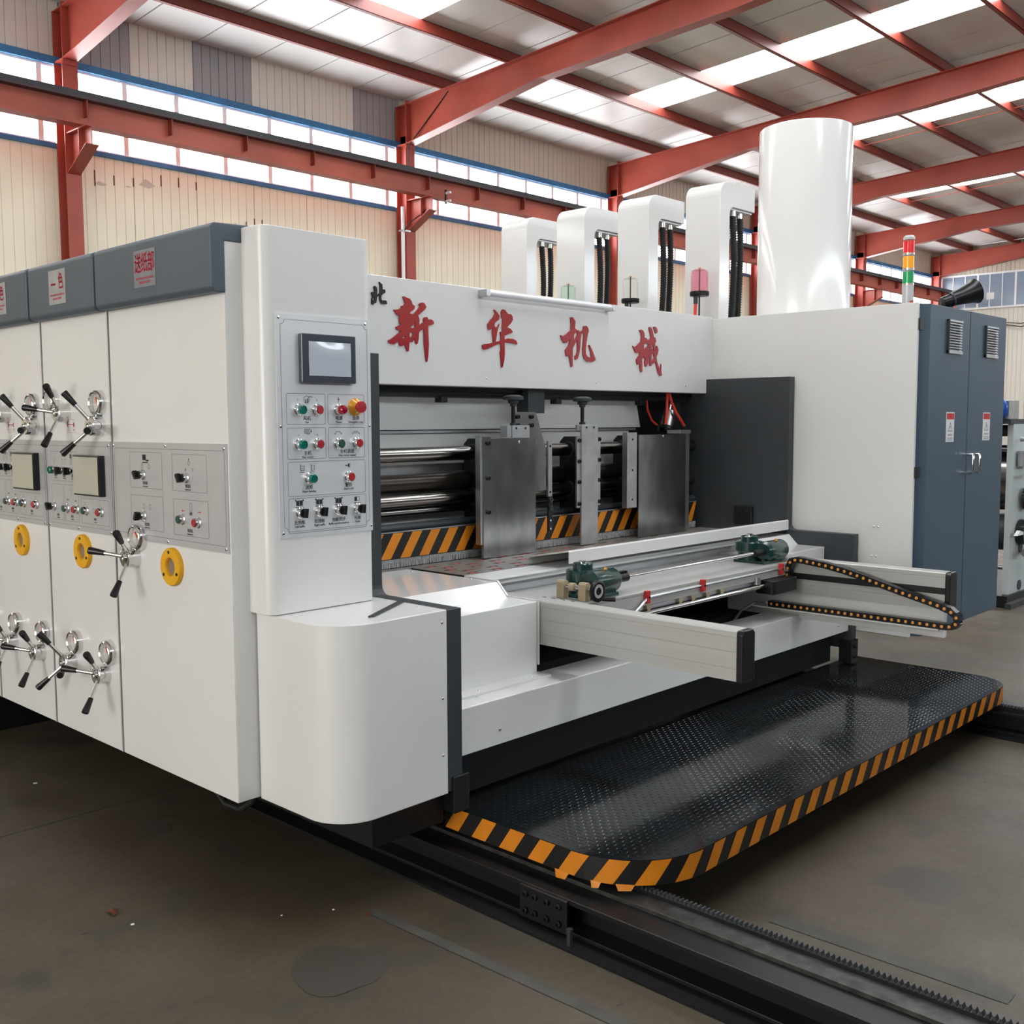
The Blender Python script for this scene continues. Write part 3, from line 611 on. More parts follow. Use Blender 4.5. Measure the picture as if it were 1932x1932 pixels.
# --- printing units behind it, 0.6 m each
PL = ['second cream side panel from the front, with a green lamp button and film-covered screen', 'third cream side panel from the front, cut by the left picture edge', 'fourth cream side panel, only a sliver at the left picture edge']
HW = ['一色', '二色', '三色']
for k in range(3):
    dy = 0.6*k; u = thing('printing_unit', (2.0, 4.11+dy, ZB), PL[k], 'machine housing', 'printing units')
    MB().box(XL, XL+0.03, 3.817+dy, 4.403+dy, ZB, 2.06).build('side_panel', 'white', u, 0.002)
    MB().box(XL+0.031, 6.85, 3.83+dy, 4.39+dy, ZB+0.03, 2.10).build('inner_body', 'charcoal', u)
    # rounded-bottom hood
    pr = hood_profile(); hd = MB().prism(pr, 'y', 3.818+dy, 4.398+dy).build('hood', 'hood', u, 0.008, 3)
    if k == 0: sticker(hd, 4.045, 4.195, 2.062, 2.194, HW[k], 'stickerlight')
    else: sticker(hd, 4.625+0.6*(k-1), 4.775+0.6*(k-1), 2.062, 2.194, HW[k], 'stickerlight')
    for z in (0.5,): MB().box(XL-0.002, XL+0.02, 4.4105+dy, 4.4165+dy, ZB, 2.05).build('seam_strip', 'plate', u); MB().box(XL+0.012, XL+0.02, 4.4035+dy, 4.410+dy, ZB, 2.05).build('seam_gasket', 'black', u)
    p = control_plate(u, 3.820+dy, 4.396+dy)
    W = W0 @ Matrix.Translation((-dy, 0, 0)); ln = MB(); tx = MB()
    frame_lines(ln, -4.385, ZP0+0.02, -3.83, ZP1-0.02, W, 0.0012, 0.010)
    for (ya, yb, za, zb) in ((4.353, 4.108, 1.366, 1.486), (4.353, 4.245, 1.205, 1.352), (4.235, 4.105, 1.205, 1.352), (4.085, 3.845, 1.205, 1.304)): frame_lines(ln, -ya, za, -yb, zb, W, 0.0012, 0.003)
    tag(ln.build('printed_lines', 'inkgrey', p), kind='stuff')
    for y in (4.31, 4.23, 4.15): glyph_bars(tx, W, -y, 1.388, 2, 0.009, 0.010, 0.003); glyph_bars(tx, W, -y, 1.377, 4, 0.006, 0.004, 0.002)
    for y in (4.30, 4.17, 3.965): glyph_bars(tx, W, -y, 1.226, 2, 0.009, 0.010, 0.003); glyph_bars(tx, W, -y, 1.214, 3, 0.006, 0.004, 0.002)
    for y in (4.245, 4.215, 4.32, 4.165): frame_lines(tx, -y-0.006, 1.436, -y+0.006, 1.456, W, 0.001, 0.003)
    glyph_bars(tx, W, -4.23, 1.470, 3, 0.008, 0.010, 0.004); glyph_bars(tx, W, -4.165, 1.468, 2, 0.006, 0.018, 0.003)
    frame_lines(tx, -4.178, 1.310, -4.164, 1.338, W, 0.001, 0.001); frame_lines(tx, -3.982, 1.250, -3.966, 1.268, W, 0.001, 0.002)
    arrow(tx, W, -4.205, 1.292, 0.02, -1); arrow(tx, W, -4.135, 1.290, 0.02, 1)
    for y in (4.05, 3.922): frame_lines(tx, -y-0.008, 1.276, -y+0.008, 1.288, W, 0.001, 0.005)
    tag(tx.build('printed_marks', 'ink', p), kind='stuff')
    for y, z in ((4.387, 1.518), (3.832, 1.516), (4.385, 1.182), (4.11, 1.184), (3.832, 1.184)): screw(p, onleft(y+dy, z, XL-0.004), ME_BIGSCREW)
    # film-covered touch screen
    s = MB().box(XL-0.028, XL-0.003, 3.868+dy, 4.098+dy, 1.318, 1.476).build('touch_screen', 'blackpl', u, 0.004)
    g = MB(); n = 14
    for i in range(n+1):
        for j in range(9):
            yy = 4.092+dy-0.214*i/n-0.005; zz = 1.325+0.144*j/8
            g.v.append(Vector((XL-0.0312-0.0012*math.sin(j*1.9+0.5*math.sin(i*0.55))*math.sin(math.pi*i/n), yy, zz)))
    for i in range(n):
        for j in range(8): g.f.append([i*9+j, (i+1)*9+j, (i+1)*9+j+1, i*9+j+1]); g.sm.append(True); g.mi.append(0)
    g.build('wrinkled_film', 'filmscreen', s)
    button(u, onleft(4.308+dy, 1.410, XL-0.004), 'lit_green')
    for y in (4.228, 4.148): selector(u, onleft(y+dy, 1.409, XL-0.004), 5)
    selector(u, onleft(4.330+dy, 1.260, XL-0.004), 30)
    for y, c in ((4.208, 'green'), (4.120, 'red'), (4.036, 'green'), (3.908, 'red')): button(u, onleft(y+dy, 1.257, XL-0.004), c)
    gauge(u, 4.305+dy, 1.690, -30); gauge(u, 3.893+dy, 1.676, 20); star_handle(u, 4.192+dy, 1.640, 50); star_handle(u, 3.898+dy, 1.590, -8)
    gauge(u, 4.175+dy, 0.714, 30); gauge(u, 3.885+dy, 0.713, 30); star_handle(u, 4.223+dy, 0.626, -8 if k == 0 else 50); star_handle(u, 3.928+dy, 0.622, 52)
    ring(u, 4.078+dy, 1.092)
    t = MB(); Wd = onleft(4.16+dy, 1.585, XL-0.0012)
    frame_lines(t, -0.036, -0.024, 0.036, 0.030, Wd, 0.0007, 0.001); t.box(-0.018, 0.018, 0.007, 0.010, 0, 0.0002, Wd); arrow(t, Wd, -0.022, 0.0085, 0.016, -1); arrow(t, Wd, 0.022, 0.0085, 0.016, 1)
    glyph_bars(t, Wd, -0.026, 0.008, 1, 0.008, 0.018, 0); glyph_bars(t, Wd, 0.028, 0.008, 1, 0.008, 0.018, 0); glyph_bars(t, Wd, -0.026, -0.012, 1, 0.01, 0.003, 0); glyph_bars(t, Wd, 0.028, -0.012, 1, 0.01, 0.003, 0)
    tag(t.build('scale_sticker', 'inkred', u), kind='stuff')
# strip filling the seam between housing and first unit
MB().box(XL-0.002, XL+0.02, 3.8105, 3.8165, ZB, 2.05).build('seam_strip', 'plate', fh); MB().box(XL+0.012, XL+0.02, 3.8035, 3.810, ZB, 2.05).build('seam_gasket', 'black', fh)
o = MB().tube([(1.93, 3.36, 0.36), (1.93, 3.34, 0.30), (1.93, 3.24, 0.245), (1.93, 3.14, 0.25), (1.93, 3.06, 0.30), (1.93, 3.05, 0.36)], 0.011, 8).build('hanging_cable', 'hose'); tag(o, 'black cable loop hanging under the nearest side panel', 'cable')

rb = thing('rear_machine_body', (4.3, 6.0, 0.36), 'dark machine body carrying the farthest hose arch', 'machine housing')
MB().box(XL+0.04, 6.85, 5.62, 6.30, 0.36, 2.10).build('body', 'charcoal', rb, 0.004); MB().box(XL+0.04, 6.85, 5.62, 6.30, 0.0, 0.36).build('base', 'black', rb)

# ================================================================ OPERATOR CONSOLE AND CORNER COVER
YC = 2.88
oc = thing('operator_console', (2.12, 3.0, 0.968), 'tall white console with touch screen and push buttons', 'control console')
MB().rbox(1.898, 2.340, YC, 3.40, 0.970, 2.225, 0.035, 6, (1, 1, 0, 0)).build('column', 'white', oc, 0.003)
pn = MB().box(1.940, 2.326, YC-0.004, YC+0.001, 1.220, 1.951).build('control_plate', 'consoleplate', oc)
WF = onfront(0, 0, YC-0.0046)
ln = MB()
def notch(x0, y0, x1, y1, r, w):
    def pts(x0, y0, x1, y1, r):
        P = []
        for cx, cy, a0 in ((x0, y0, 90), (x1, y0, 180), (x1, y1, 270), (x0, y1, 0)):
            for i in range(6): t = R(a0-18*i); P.append((cx+r*math.cos(t), cy+r*math.sin(t)))
        return P
    o = pts(x0, y0, x1, y1, r); i = pts(x0+w, y0+w, x1-w, y1-w, r); n = len(o)
    ln.add([(x, y, 0) for x, y in o]+[(x, y, 0) for x, y in i], [[k, (k+1) % n, n+(k+1) % n, n+k] for k in range(n)], False, WF)
notch(1.957, 1.240, 2.312, 1.932, 0.016, 0.0012)
BX = [(1.975, 2.130, 1.592, 1.694), (2.140, 2.295, 1.592, 1.694), (1.975, 2.130, 1.478, 1.582), (2.140, 2.295, 1.478, 1.582), (1.975, 2.296, 1.356, 1.470), (1.975, 2.297, 1.234, 1.350)]
for a, b, c, d in BX: frame_lines(ln, a, c, b, d, WF, 0.0014, 0.006)
tag(ln.build('printed_lines', 'inkgrey', pn), kind='stuff')
tx = MB()
def lab(x, z, cn, en, s=0.0155): put_text(tx, cn, s, WF @ Matrix.Translation((x, z, 0)), 0.0003); put_text(tx, en, 0.0098, WF @ Matrix.Translation((x, z-0.0125, 0)), 0.0003)
lab(2.055, 1.612, '风机', 'Fan'); lab(2.186, 1.612, '电源', 'Power'); lab(2.258, 1.612, '急停', 'Emergency stop')
lab(2.055, 1.497, '主机', 'Main motor'); lab(2.218, 1.499, '主机调速', 'Main motor speed')
lab(2.058, 1.383, '送纸', 'Paper feeding'); lab(2.222, 1.384, '警铃', 'Alarm bell')
for x, a, b in ((2.018, '左挡板', 'Left baffle'), (2.098, '右挡板', 'Right baffle'), (2.178, '挡板同步', 'Baffle synchronization'), (2.259, '托板', 'Pallet')): lab(x, 1.268, a, b, 0.0145)
put_text(tx, 'I', 0.011, WF @ Matrix.Translation((2.020, 1.672, 0))); put_text(tx, '0', 0.011, WF @ Matrix.Translation((2.096, 1.672, 0)))
put_text(tx, 'I', 0.011, WF @ Matrix.Translation((2.020, 1.557, 0))); put_text(tx, '0', 0.011, WF @ Matrix.Translation((2.096, 1.557, 0)))
# pictograms
def bars(L):
    for a, b, c, d in L: tx.box(a, b, c, d, 0, 0.0002, WF)
frame_lines(tx, 2.043, 1.662, 2.066, 1.686, WF, 0.0016, 0.010); bars([(2.062, 2.078, 1.682, 1.684), (2.050, 2.053, 1.664, 1.676), (2.057, 2.061, 1.664, 1.678)])
tx.add([(2.186, 1.688, 0), (2.181, 1.674, 0), (2.186, 1.675, 0), (2.183, 1.664, 0), (2.190, 1.678, 0), (2.185, 1.677, 0)], [(0, 1, 2, 5), (2, 3, 4, 5)], False, WF)
frame_lines(tx, 2.042, 1.563, 2.070, 1.577, WF, 0.0013, 0.004); bars([(2.046, 2.0475, 1.565, 1.575), (2.051, 2.0525, 1.565, 1.575), (2.056, 2.0575, 1.565, 1.575), (2.061, 2.0625, 1.565, 1.575), (2.050, 2.064, 1.5595, 1.5608), (2.070, 2.073, 1.568, 1.572)])
def hill(x, z, n):
    P = [(x+0.014*math.cos(R(t)), z+0.009*math.sin(R(t))) for t in range(0, 181, 20)]; Q = [(x+0.0125*math.cos(R(t)), z+0.0076*math.sin(R(t))) for t in range(0, 181, 20)]
    m = len(P); tx.add([(a, b, 0) for a, b in P]+[(a, b, 0) for a, b in Q], [[i, i+1, m+i+1, m+i] for i in range(m-1)], False, WF)
    bars([(x-0.016, x-0.010, z-0.0006, z+0.001), (x+0.010, x+0.016, z-0.0006, z+0.001)])
    if n: bars([(x-0.006+0.005*i, x-0.004+0.005*i, z+0.001, z+0.005) for i in range(3)])
hill(2.182, 1.560, 0); hill(2.258, 1.560, 1)
for x in (2.030, 2.072): frame_lines(tx, x-0.004, 1.440, x+0.010, 1.456, WF, 0.0012, 0.001); bars([(x-0.005, x-0.0035, 1.438, 1.462), (x-0.009, x+0.010, 1.434, 1.4355), (x-0.002, x+0.008, 1.447, 1.448)])
bars([(2.209, 2.222, 1.4505, 1.4535), (2.221, 2.226, 1.446, 1.458)]); frame_lines(tx, 2.226, 1.445, 2.230, 1.459, WF, 0.001, 0.001)
for i, x in enumerate((2.018, 2.098, 2.178)):
    frame_lines(tx, x-0.013, 1.324, x+0.013, 1.342, WF, 0.0014, 0.001); bars([(x-0.011, x-0.001, 1.326, 1.340), (x+0.001, x+0.011, 1.326, 1.340), (x-0.017, x-0.013, 1.340, 1.345), (x+0.013, x+0.017, 1.340, 1.345)])
    arrow(tx, WF, x-0.011, 1.3195, 0.016, -1, 0.0018); arrow(tx, WF, x+0.011, 1.3195, 0.016, 1, 0.0018)
bars([(2.246, 2.256, 1.327, 1.342)]); frame_lines(tx, 2.256, 1.328, 2.268, 1.342, WF, 0.0013, 0.001); arrow(tx, WF, 2.249, 1.3205, 0.014, -1, 0.0018); arrow(tx, WF, 2.268, 1.3205, 0.014, 1, 0.0018)
tag(tx.build('lettering', 'ink', pn), kind='stuff')
for x, z in ((1.952, 1.936), (2.304, 1.936), (1.952, 1.585), (2.317, 1.585), (1.953, 1.236), (2.318, 1.236)): screw(pn, onfront(x, z, YC-0.004), ME_SCREW)
sb = MB().box(2.026, 2.247, YC-0.026, YC-0.003, 1.729, 1.889).build('touch_screen', 'screenbezel', oc, 0.004)
g = MB(); n = 20; m_ = 12                               # protective film: lightly buckled sheet
for i in range(n+1):
    for j in range(m_+1):
        u = i/n; v = j/m_; bulge = math.sin(math.pi*u)*math.sin(math.pi*v)
        g.v.append(Vector((2.052+0.172*u, YC-0.0268-0.0035*bulge-0.0006*math.sin(9*v+2*u), 1.752+0.112*v)))
for i in range(n):
    for j in range(m_): g.f.append([i*(m_+1)+j, (i+1)*(m_+1)+j, (i+1)*(m_+1)+j+1, i*(m_+1)+j+1]); g.sm.append(True); g.mi.append(0)
g.build('display', 'screen', sb)
yb = YC-0.004
for x, z, c in ((2.022, 1.641, 'lit_green'), (2.095, 1.641, 'red'), (2.022, 1.527, 'lit_green'), (2.095, 1.527, 'red'), (2.182, 1.527, 'green'), (2.259, 1.528, 'red'), (2.059, 1.414, 'lit_green'), (2.222, 1.413, 'red'), (2.184, 1.641, 'lit_red')): button(oc, onfront(x, z, yb), c)
es = inst('emergency_stop', MB().lathe([(0, 0), (0.030, 0), (0.030, 0.003), (0.024, 0.006), (0.014, 0.018), (0, 0.018)], n=28).mesh('emergency_stop', 'amber'), oc, onfront(2.256, 1.651, yb))
inst('mushroom_head', MB().lathe([(0, 0.016), (0.013, 0.016), (0.014, 0.026), (0.020, 0.030), (0.020, 0.037), (0.018, 0.040), (0, 0.041)], n=26).mesh('mushroom_head', 'btnred'), es, onfront(2.256, 1.651, yb))
for x in (2.020, 2.099, 2.179, 2.259): selector(oc, onfront(x, 1.301, yb), -8)

cc = thing('corner_cover', (2.15, 2.75, 0.33), 'white rounded corner cover below the console', 'machine cover')
MB().rbox(1.916, 2.379, 2.556, 2.99, 0.330, 0.968, 0.15, 14, (1, 0, 0, 0)).build('cover', 'white', cc, 0.003)
for z in (0.926, 0.666, 0.469): screw(cc, onfront(2.356, z, 2.556), ME_SCREW)
screw(cc, Matrix.Translation((2.34, 2.66, 0.968)), ME_SCREW)
o = MB(); o.add([(2.105, 2.635, 0.969), (2.125, 2.628, 0.969), (2.375, 2.768, 0.972), (2.375, 2.786, 0.972), (2.105, 2.635, 0.974), (2.125, 2.628, 0.974), (2.375, 2.768, 0.978), (2.375, 2.786, 0.978)], [(0, 3, 2, 1), (4, 5, 6, 7), (0, 1, 5, 4), (1, 2, 6, 5), (2, 3, 7, 6), (3, 0, 4, 7)])
tag(o.build('loose_strip', 'charcoal'), 'short dark rubber strip lying on the rounded corner cover', 'strip')

# ================================================================ MAIN FRAME PLATES, HEADER, RIGHT TOWER
def step_plate(x0, x1, y_up, y_lo, zs, zt, zb):
    P = [(y_up, zt), (y_up, zs+0.035)]
    for i in range(5): t = R(90*i/4); P.append((y_up-0.035+0.035*math.cos(t), zs+0.035-0.035*math.sin(t)))   # fillet
    P += [(y_lo, zs), (y_lo, zb), (3.78, zb), (3.78, zt)]
    return MB().prism(P, 'x', x0, x1)
lp = thing('side_frame_plate', (2.412, 3.1, 0.33), 'dark grey stepped side plate between the console and the feed opening', 'frame plate')
step_plate(2.380, 2.446, 2.975, 2.556, 0.966, 1.847, 0.335).build('plate', 'charcoal', lp, 0.002)
bk = MB().box(2.395, 2.47, 2.545, 2.62, 0.255, 0.385).build('mounting_bracket', 'black', lp, 0.003)
for z in (0.35, 0.292): inst('bolt', ME_BOLT, bk, Matrix.Translation((2.47, 2.575, z)) @ Matrix.Rotation(math.pi/2, 4, 'Y'))
MB().box(2.08, 2.394, 2.60, 3.4, 0.215, 0.329).build('foot_beam', 'black', lp)
rp = thing('side_frame_plate', (5.46, 3.1, 0.33), 'dark grey stepped side plate at the right end of the feed opening', 'frame plate')
step_plate(5.430, 5.484, 2.960, 2.556, 0.972, 1.847, 0.335).build('plate', 'charcoal', rp, 0.002)
bk = MB().box(5.41, 5.49, 2.545, 2.62, 0.255, 0.385).build('mounting_bracket', 'black', rp, 0.003)
for z in (0.35, 0.292): inst('bolt', ME_BOLT, bk, Matrix.Translation((5.45, 2.545, z)) @ F_FRONT)
b2 = MB().box(5.405, 5.430, 3.18, 3.30, 0.985, 1.095).build('stop_block', 'black', rp, 0.003)
for y in (3.21, 3.27): inst('bolt', ME_BOLT, b2, onleft(y, 1.06, 5.405))

hb = thing('header_board', (4.1, 3.53, 1.762), 'long white header board with red brush characters', 'header board')
MB().box(2.35, 5.488, 3.517, 3.60, 1.762, 2.222).build('board', 'white', hb, 0.003)
for x, z in ((3.542, 1.804), (4.368, 1.803), (5.207, 1.803)): screw(hb, onfront(x, z, 3.517), ME_SCREW)
CH = [('brush_character', [[[(3.0259, 2.1427), (3.0347, 2.1443), (3.0489, 2.1397), (3.0643, 2.1368), (3.0742, 2.1293), (3.0796, 2.1181), (3.0806, 2.114), (3.095, 2.1067), (3.0937, 2.0966), (3.0813, 2.0857), (3.0723, 2.0817), (3.0644, 2.0729), (3.081, 2.0707), (3.0923, 2.0765), (3.1105, 2.0929), (3.1278, 2.1126), (3.1165, 2.1159), (3.1268, 2.1234), (3.1405, 2.1261), (3.1507, 2.1244), (3.163, 2.1085), (3.156, 2.0979), (3.1375, 2.0831), (3.1135, 2.068), (3.1201, 2.0542), (3.1211, 2.045), (3.1185, 2.0272), (3.1483, 2.0426), (3.1439, 2.0533), (3.1486, 2.0611), (3.1612, 2.0645), (3.1703, 2.0618), (3.1748, 2.0536), (3.1887, 2.0562), (3.2013, 2.0511), (3.2075, 2.0422), (3.2046, 2.0344), (3.1732, 2.0264), (3.1728, 1.9959), (3.1755, 1.9451), (3.1713, 1.8939), (3.1662, 1.8674), (3.1593, 1.8654), (3.154, 1.8932), (3.1479, 1.9438), (3.1474, 1.986), (3.1455, 2.0129), (3.118, 1.9961), (3.1153, 1.9674), (3.1093, 1.9435), (3.1013, 1.9414), (3.0883, 1.9676), (3.0801, 1.9496), (3.06, 1.946), (3.0572, 1.9092), (3.0494, 1.9072), (3.0322, 1.9363), (3.0188, 1.929), (3.0068, 1.9293), (2.9973, 1.9503), (2.9753, 1.9351), (2.9645, 1.9338), (2.9399, 1.9416), (2.9423, 1.9515), (2.9563, 1.9563), (2.9825, 1.9734), (3.0123, 1.9932), (2.9852, 2.0015), (2.9843, 2.0097), (3.0139, 2.0223), (3.0053, 2.0291), (3.0034, 2.0455), (3.0058, 2.0588), (2.9939, 2.0605), (2.9832, 2.0704), (2.9737, 2.0828), (2.9954, 2.0844), (3.0195, 2.0953), (3.0153, 2.1007), (3.0307, 2.1052), (3.0396, 2.1141), (3.0333, 2.1285)], [(3.0871, 2.0336), (3.094, 2.0432), (3.0935, 2.0131), (3.0711, 2.0109), (3.0689, 2.0133), (3.0858, 2.0243)], [(3.0195, 1.9655), (3.0383, 1.974), (3.0371, 1.9681), (3.0238, 1.9591)], [(3.0618, 1.9878), (3.0808, 1.9914), (3.0818, 1.9823), (3.0682, 1.9673), (3.0627, 1.9712)]]], 'red'), ('brush_character', [[[(3.591, 2.128), (3.6003, 2.1279), (3.6166, 2.1154), (3.6305, 2.1018), (3.6257, 2.0805), (3.6186, 2.0792), (3.5998, 2.0659), (3.595, 2.0527), (3.609, 2.0407), (3.6255, 2.0611), (3.6326, 2.0656), (3.6207, 2.0414), (3.6135, 2.0183), (3.6038, 1.9774), (3.6367, 1.9847), (3.6392, 2.0035), (3.6347, 2.026), (3.6513, 2.031), (3.6479, 2.0511), (3.6529, 2.0904), (3.6446, 2.0915), (3.6413, 2.122), (3.652, 2.1341), (3.6686, 2.1321), (3.6828, 2.1201), (3.6923, 2.1142), (3.7091, 2.1146), (3.7211, 2.1048), (3.7234, 2.0886), (3.7089, 2.0713), (3.6835, 2.0509), (3.7063, 2.0449), (3.7219, 2.0327), (3.7182, 2.0268), (3.6642, 2.009), (3.6652, 1.9911), (3.6868, 1.998), (3.7253, 1.9976), (3.7471, 1.9897), (3.7556, 1.9769), (3.7507, 1.9725), (3.7107, 1.9779), (3.6651, 1.9781), (3.666, 1.9283), (3.6622, 1.8955), (3.6512, 1.8583), (3.6417, 1.8571), (3.6384, 1.8945), (3.6339, 1.9269), (3.64, 1.9434), (3.6366, 1.9709), (3.6107, 1.9648), (3.5756, 1.9517), (3.5455, 1.9407), (3.5248, 1.9365), (3.5145, 1.9424), (3.5136, 1.9583), (3.5204, 1.9619), (3.5572, 1.9669), (3.5874, 1.9741), (3.5852, 1.9925), (3.5797, 2.0212), (3.5833, 2.0391), (3.5624, 2.0306), (3.5532, 2.0317), (3.5499, 2.0563), (3.5697, 2.0784), (3.586, 2.0907), (3.6014, 2.1127)]]], 'red'), ('brush_character', [[[(4.155, 2.1305), (4.1694, 2.133), (4.1838, 2.1233), (4.1935, 2.1101), (4.19, 2.076), (4.2082, 2.0678), (4.2167, 2.0699), (4.2326, 2.0615), (4.2547, 2.0737), (4.2608, 2.0927), (4.2843, 2.0957), (4.2967, 2.0856), (4.303, 2.0719), (4.2943, 2.048), (4.2845, 2.0146), (4.2784, 1.9752), (4.2797, 1.9487), (4.2922, 1.9367), (4.3122, 1.9313), (4.3248, 1.9349), (4.3197, 1.9567), (4.302, 1.9975), (4.3095, 1.9987), (4.3296, 1.9729), (4.3474, 1.9453), (4.3602, 1.9253), (4.3576, 1.9189), (4.3349, 1.9109), (4.2948, 1.9094), (4.2674, 1.9216), (4.255, 1.943), (4.2524, 1.974), (4.2573, 2.0132), (4.2633, 2.054), (4.2436, 2.0529), (4.2363, 2.0261), (4.2328, 1.9809), (4.223, 1.9416), (4.2109, 1.9194), (4.1914, 1.9155), (4.1902, 1.9356), (4.2011, 1.9407), (4.2096, 1.9581), (4.2083, 2.0029), (4.2107, 2.0185), (4.1864, 1.9926), (4.1732, 1.9734), (4.172, 1.924), (4.1733, 1.8854), (4.1697, 1.8784), (4.16, 1.878), (4.1516, 1.9078), (4.1456, 1.9306), (4.1384, 1.9349), (4.1312, 1.93), (4.1205, 1.9311), (4.1121, 1.9614), (4.1169, 1.9662), (4.1383, 1.9856), (4.1527, 2.0201), (4.124, 1.9986), (4.105, 1.9977), (4.0861, 2.0135), (4.0744, 2.0348), (4.0826, 2.0353), (4.0956, 2.0307), (4.1264, 2.0462), (4.155, 2.0647), (4.1598, 2.0926)], [(4.2082, 2.0617), (4.1815, 2.0447), (4.1816, 2.017), (4.1864, 2.0142), (4.2082, 2.0431)]]], 'red'), ('brush_character', [[[(4.7439, 2.1011), (4.7593, 2.1045), (4.779, 2.1007), (4.7933, 2.0857), (4.7935, 2.0616), (4.8077, 2.0615), (4.8235, 2.0507), (4.8477, 2.0587), (4.8533, 2.069), (4.8429, 2.0969), (4.8341, 2.1182), (4.8383, 2.1234), (4.8541, 2.1236), (4.8701, 2.1036), (4.8821, 2.0706), (4.8966, 2.0663), (4.9041, 2.0482), (4.8942, 2.0341), (4.9005, 1.9922), (4.9076, 2.0044), (4.9074, 2.0213), (4.9161, 2.0225), (4.9281, 2.0002), (4.9211, 1.9795), (4.9082, 1.9586), (4.9129, 1.9368), (4.9368, 1.8985), (4.9486, 1.8989), (4.9512, 1.922), (4.9556, 1.9222), (4.9561, 1.8855), (4.9625, 1.8566), (4.9463, 1.8536), (4.9284, 1.8676), (4.9044, 1.9178), (4.8969, 1.9328), (4.8753, 1.9201), (4.8609, 1.9179), (4.8582, 1.9077), (4.8438, 1.9072), (4.8393, 1.9255), (4.8417, 1.9593), (4.8275, 1.9536), (4.8265, 1.92), (4.8152, 1.902), (4.801, 1.9015), (4.795, 1.9306), (4.8019, 1.9459), (4.7834, 1.9585), (4.7723, 1.9431), (4.7758, 1.8747), (4.7702, 1.8704), (4.7604, 1.8709), (4.7489, 1.8972), (4.7529, 1.9156), (4.7278, 1.9089), (4.7206, 1.9244), (4.7191, 1.9393), (4.744, 1.9619), (4.7522, 1.9822), (4.7382, 1.9749), (4.7132, 1.9738), (4.6964, 1.9929), (4.6838, 2.0112), (4.6962, 2.0077), (4.7142, 2.0086), (4.7572, 2.0372), (4.764, 2.0558), (4.7609, 2.0839)], [(4.7883, 2.0238), (4.8081, 2.0315), (4.8338, 2.0244), (4.8083, 2.0081), (4.7886, 1.9955)], [(4.8254, 2.0123), (4.8426, 2.0097), (4.837, 1.9927), (4.8256, 1.9888)], [(4.8595, 2.029), (4.874, 2.0281), (4.8831, 1.9948), (4.8789, 1.9845), (4.8743, 1.9994), (4.8627, 2.0056)], [(4.8631, 1.972), (4.8789, 1.9811), (4.885, 1.9577), (4.8665, 1.935), (4.8607, 1.9365)]], [[(4.8771, 2.1267), (4.8958, 2.1287), (4.9119, 2.1195), (4.9165, 2.1046), (4.9123, 2.0925), (4.8978, 2.0909), (4.8874, 2.1096)]]], 'red'), ('small_brush_character', [[[(2.8942, 2.192), (2.8974, 2.1937), (2.9036, 2.1891), (2.9117, 2.1843), (2.9129, 2.1789), (2.9131, 2.1637), (2.9258, 2.1637), (2.9297, 2.1554), (2.9273, 2.1503), (2.9145, 2.1437), (2.9108, 2.1396), (2.9067, 2.1389), (2.9055, 2.1228), (2.9104, 2.1166), (2.9249, 2.1185), (2.9331, 2.1174), (2.937, 2.1059), (2.9346, 2.1029), (2.9101, 2.1024), (2.9029, 2.1067), (2.8977, 2.1146), (2.8962, 2.129), (2.8973, 2.1422), (2.8881, 2.1332), (2.8808, 2.1257), (2.8792, 2.1104), (2.8759, 2.1025), (2.8732, 2.1037), (2.8693, 2.1075), (2.865, 2.0975), (2.8605, 2.0948), (2.8552, 2.0968), (2.8522, 2.1027), (2.8525, 2.1158), (2.8577, 2.13), (2.8509, 2.1459), (2.8706, 2.151), (2.8647, 2.1711), (2.8702, 2.1744), (2.8773, 2.1729), (2.8825, 2.1679), (2.8842, 2.1591), (2.883, 2.1452), (2.881, 2.1333), (2.8901, 2.1423), (2.8988, 2.1486), (2.8994, 2.1777), (2.8981, 2.1838)], [(2.8688, 2.1295), (2.8602, 2.1233), (2.8565, 2.1148), (2.8586, 2.1115), (2.8681, 2.1178)]]], 'ink')]
for name, ploops, m in CH:
    t = MB()
    for lp_ in ploops: t.flat(lp_[0], lp_[1:], 0.0, 0.006, Matrix.Translation((0, 3.5168, 0)) @ F_FRONT)
    t.build(name, m, hb)
o = thing('tube_light', (3.98, 3.47, 2.19), 'slim white tube light along the top of the header board', 'light')
MB().cyl((3.515, 3.478, 2.196), (4.45, 3.478, 2.196), 0.014, n=14).build('tube', 'tubelamp', o)
for a, b in ((3.495, 3.518), (4.447, 4.47)): MB().box(a, b, 3.460, 3.517, 2.180, 2.212).build('end_cap', 'zinc', o, 0.002)

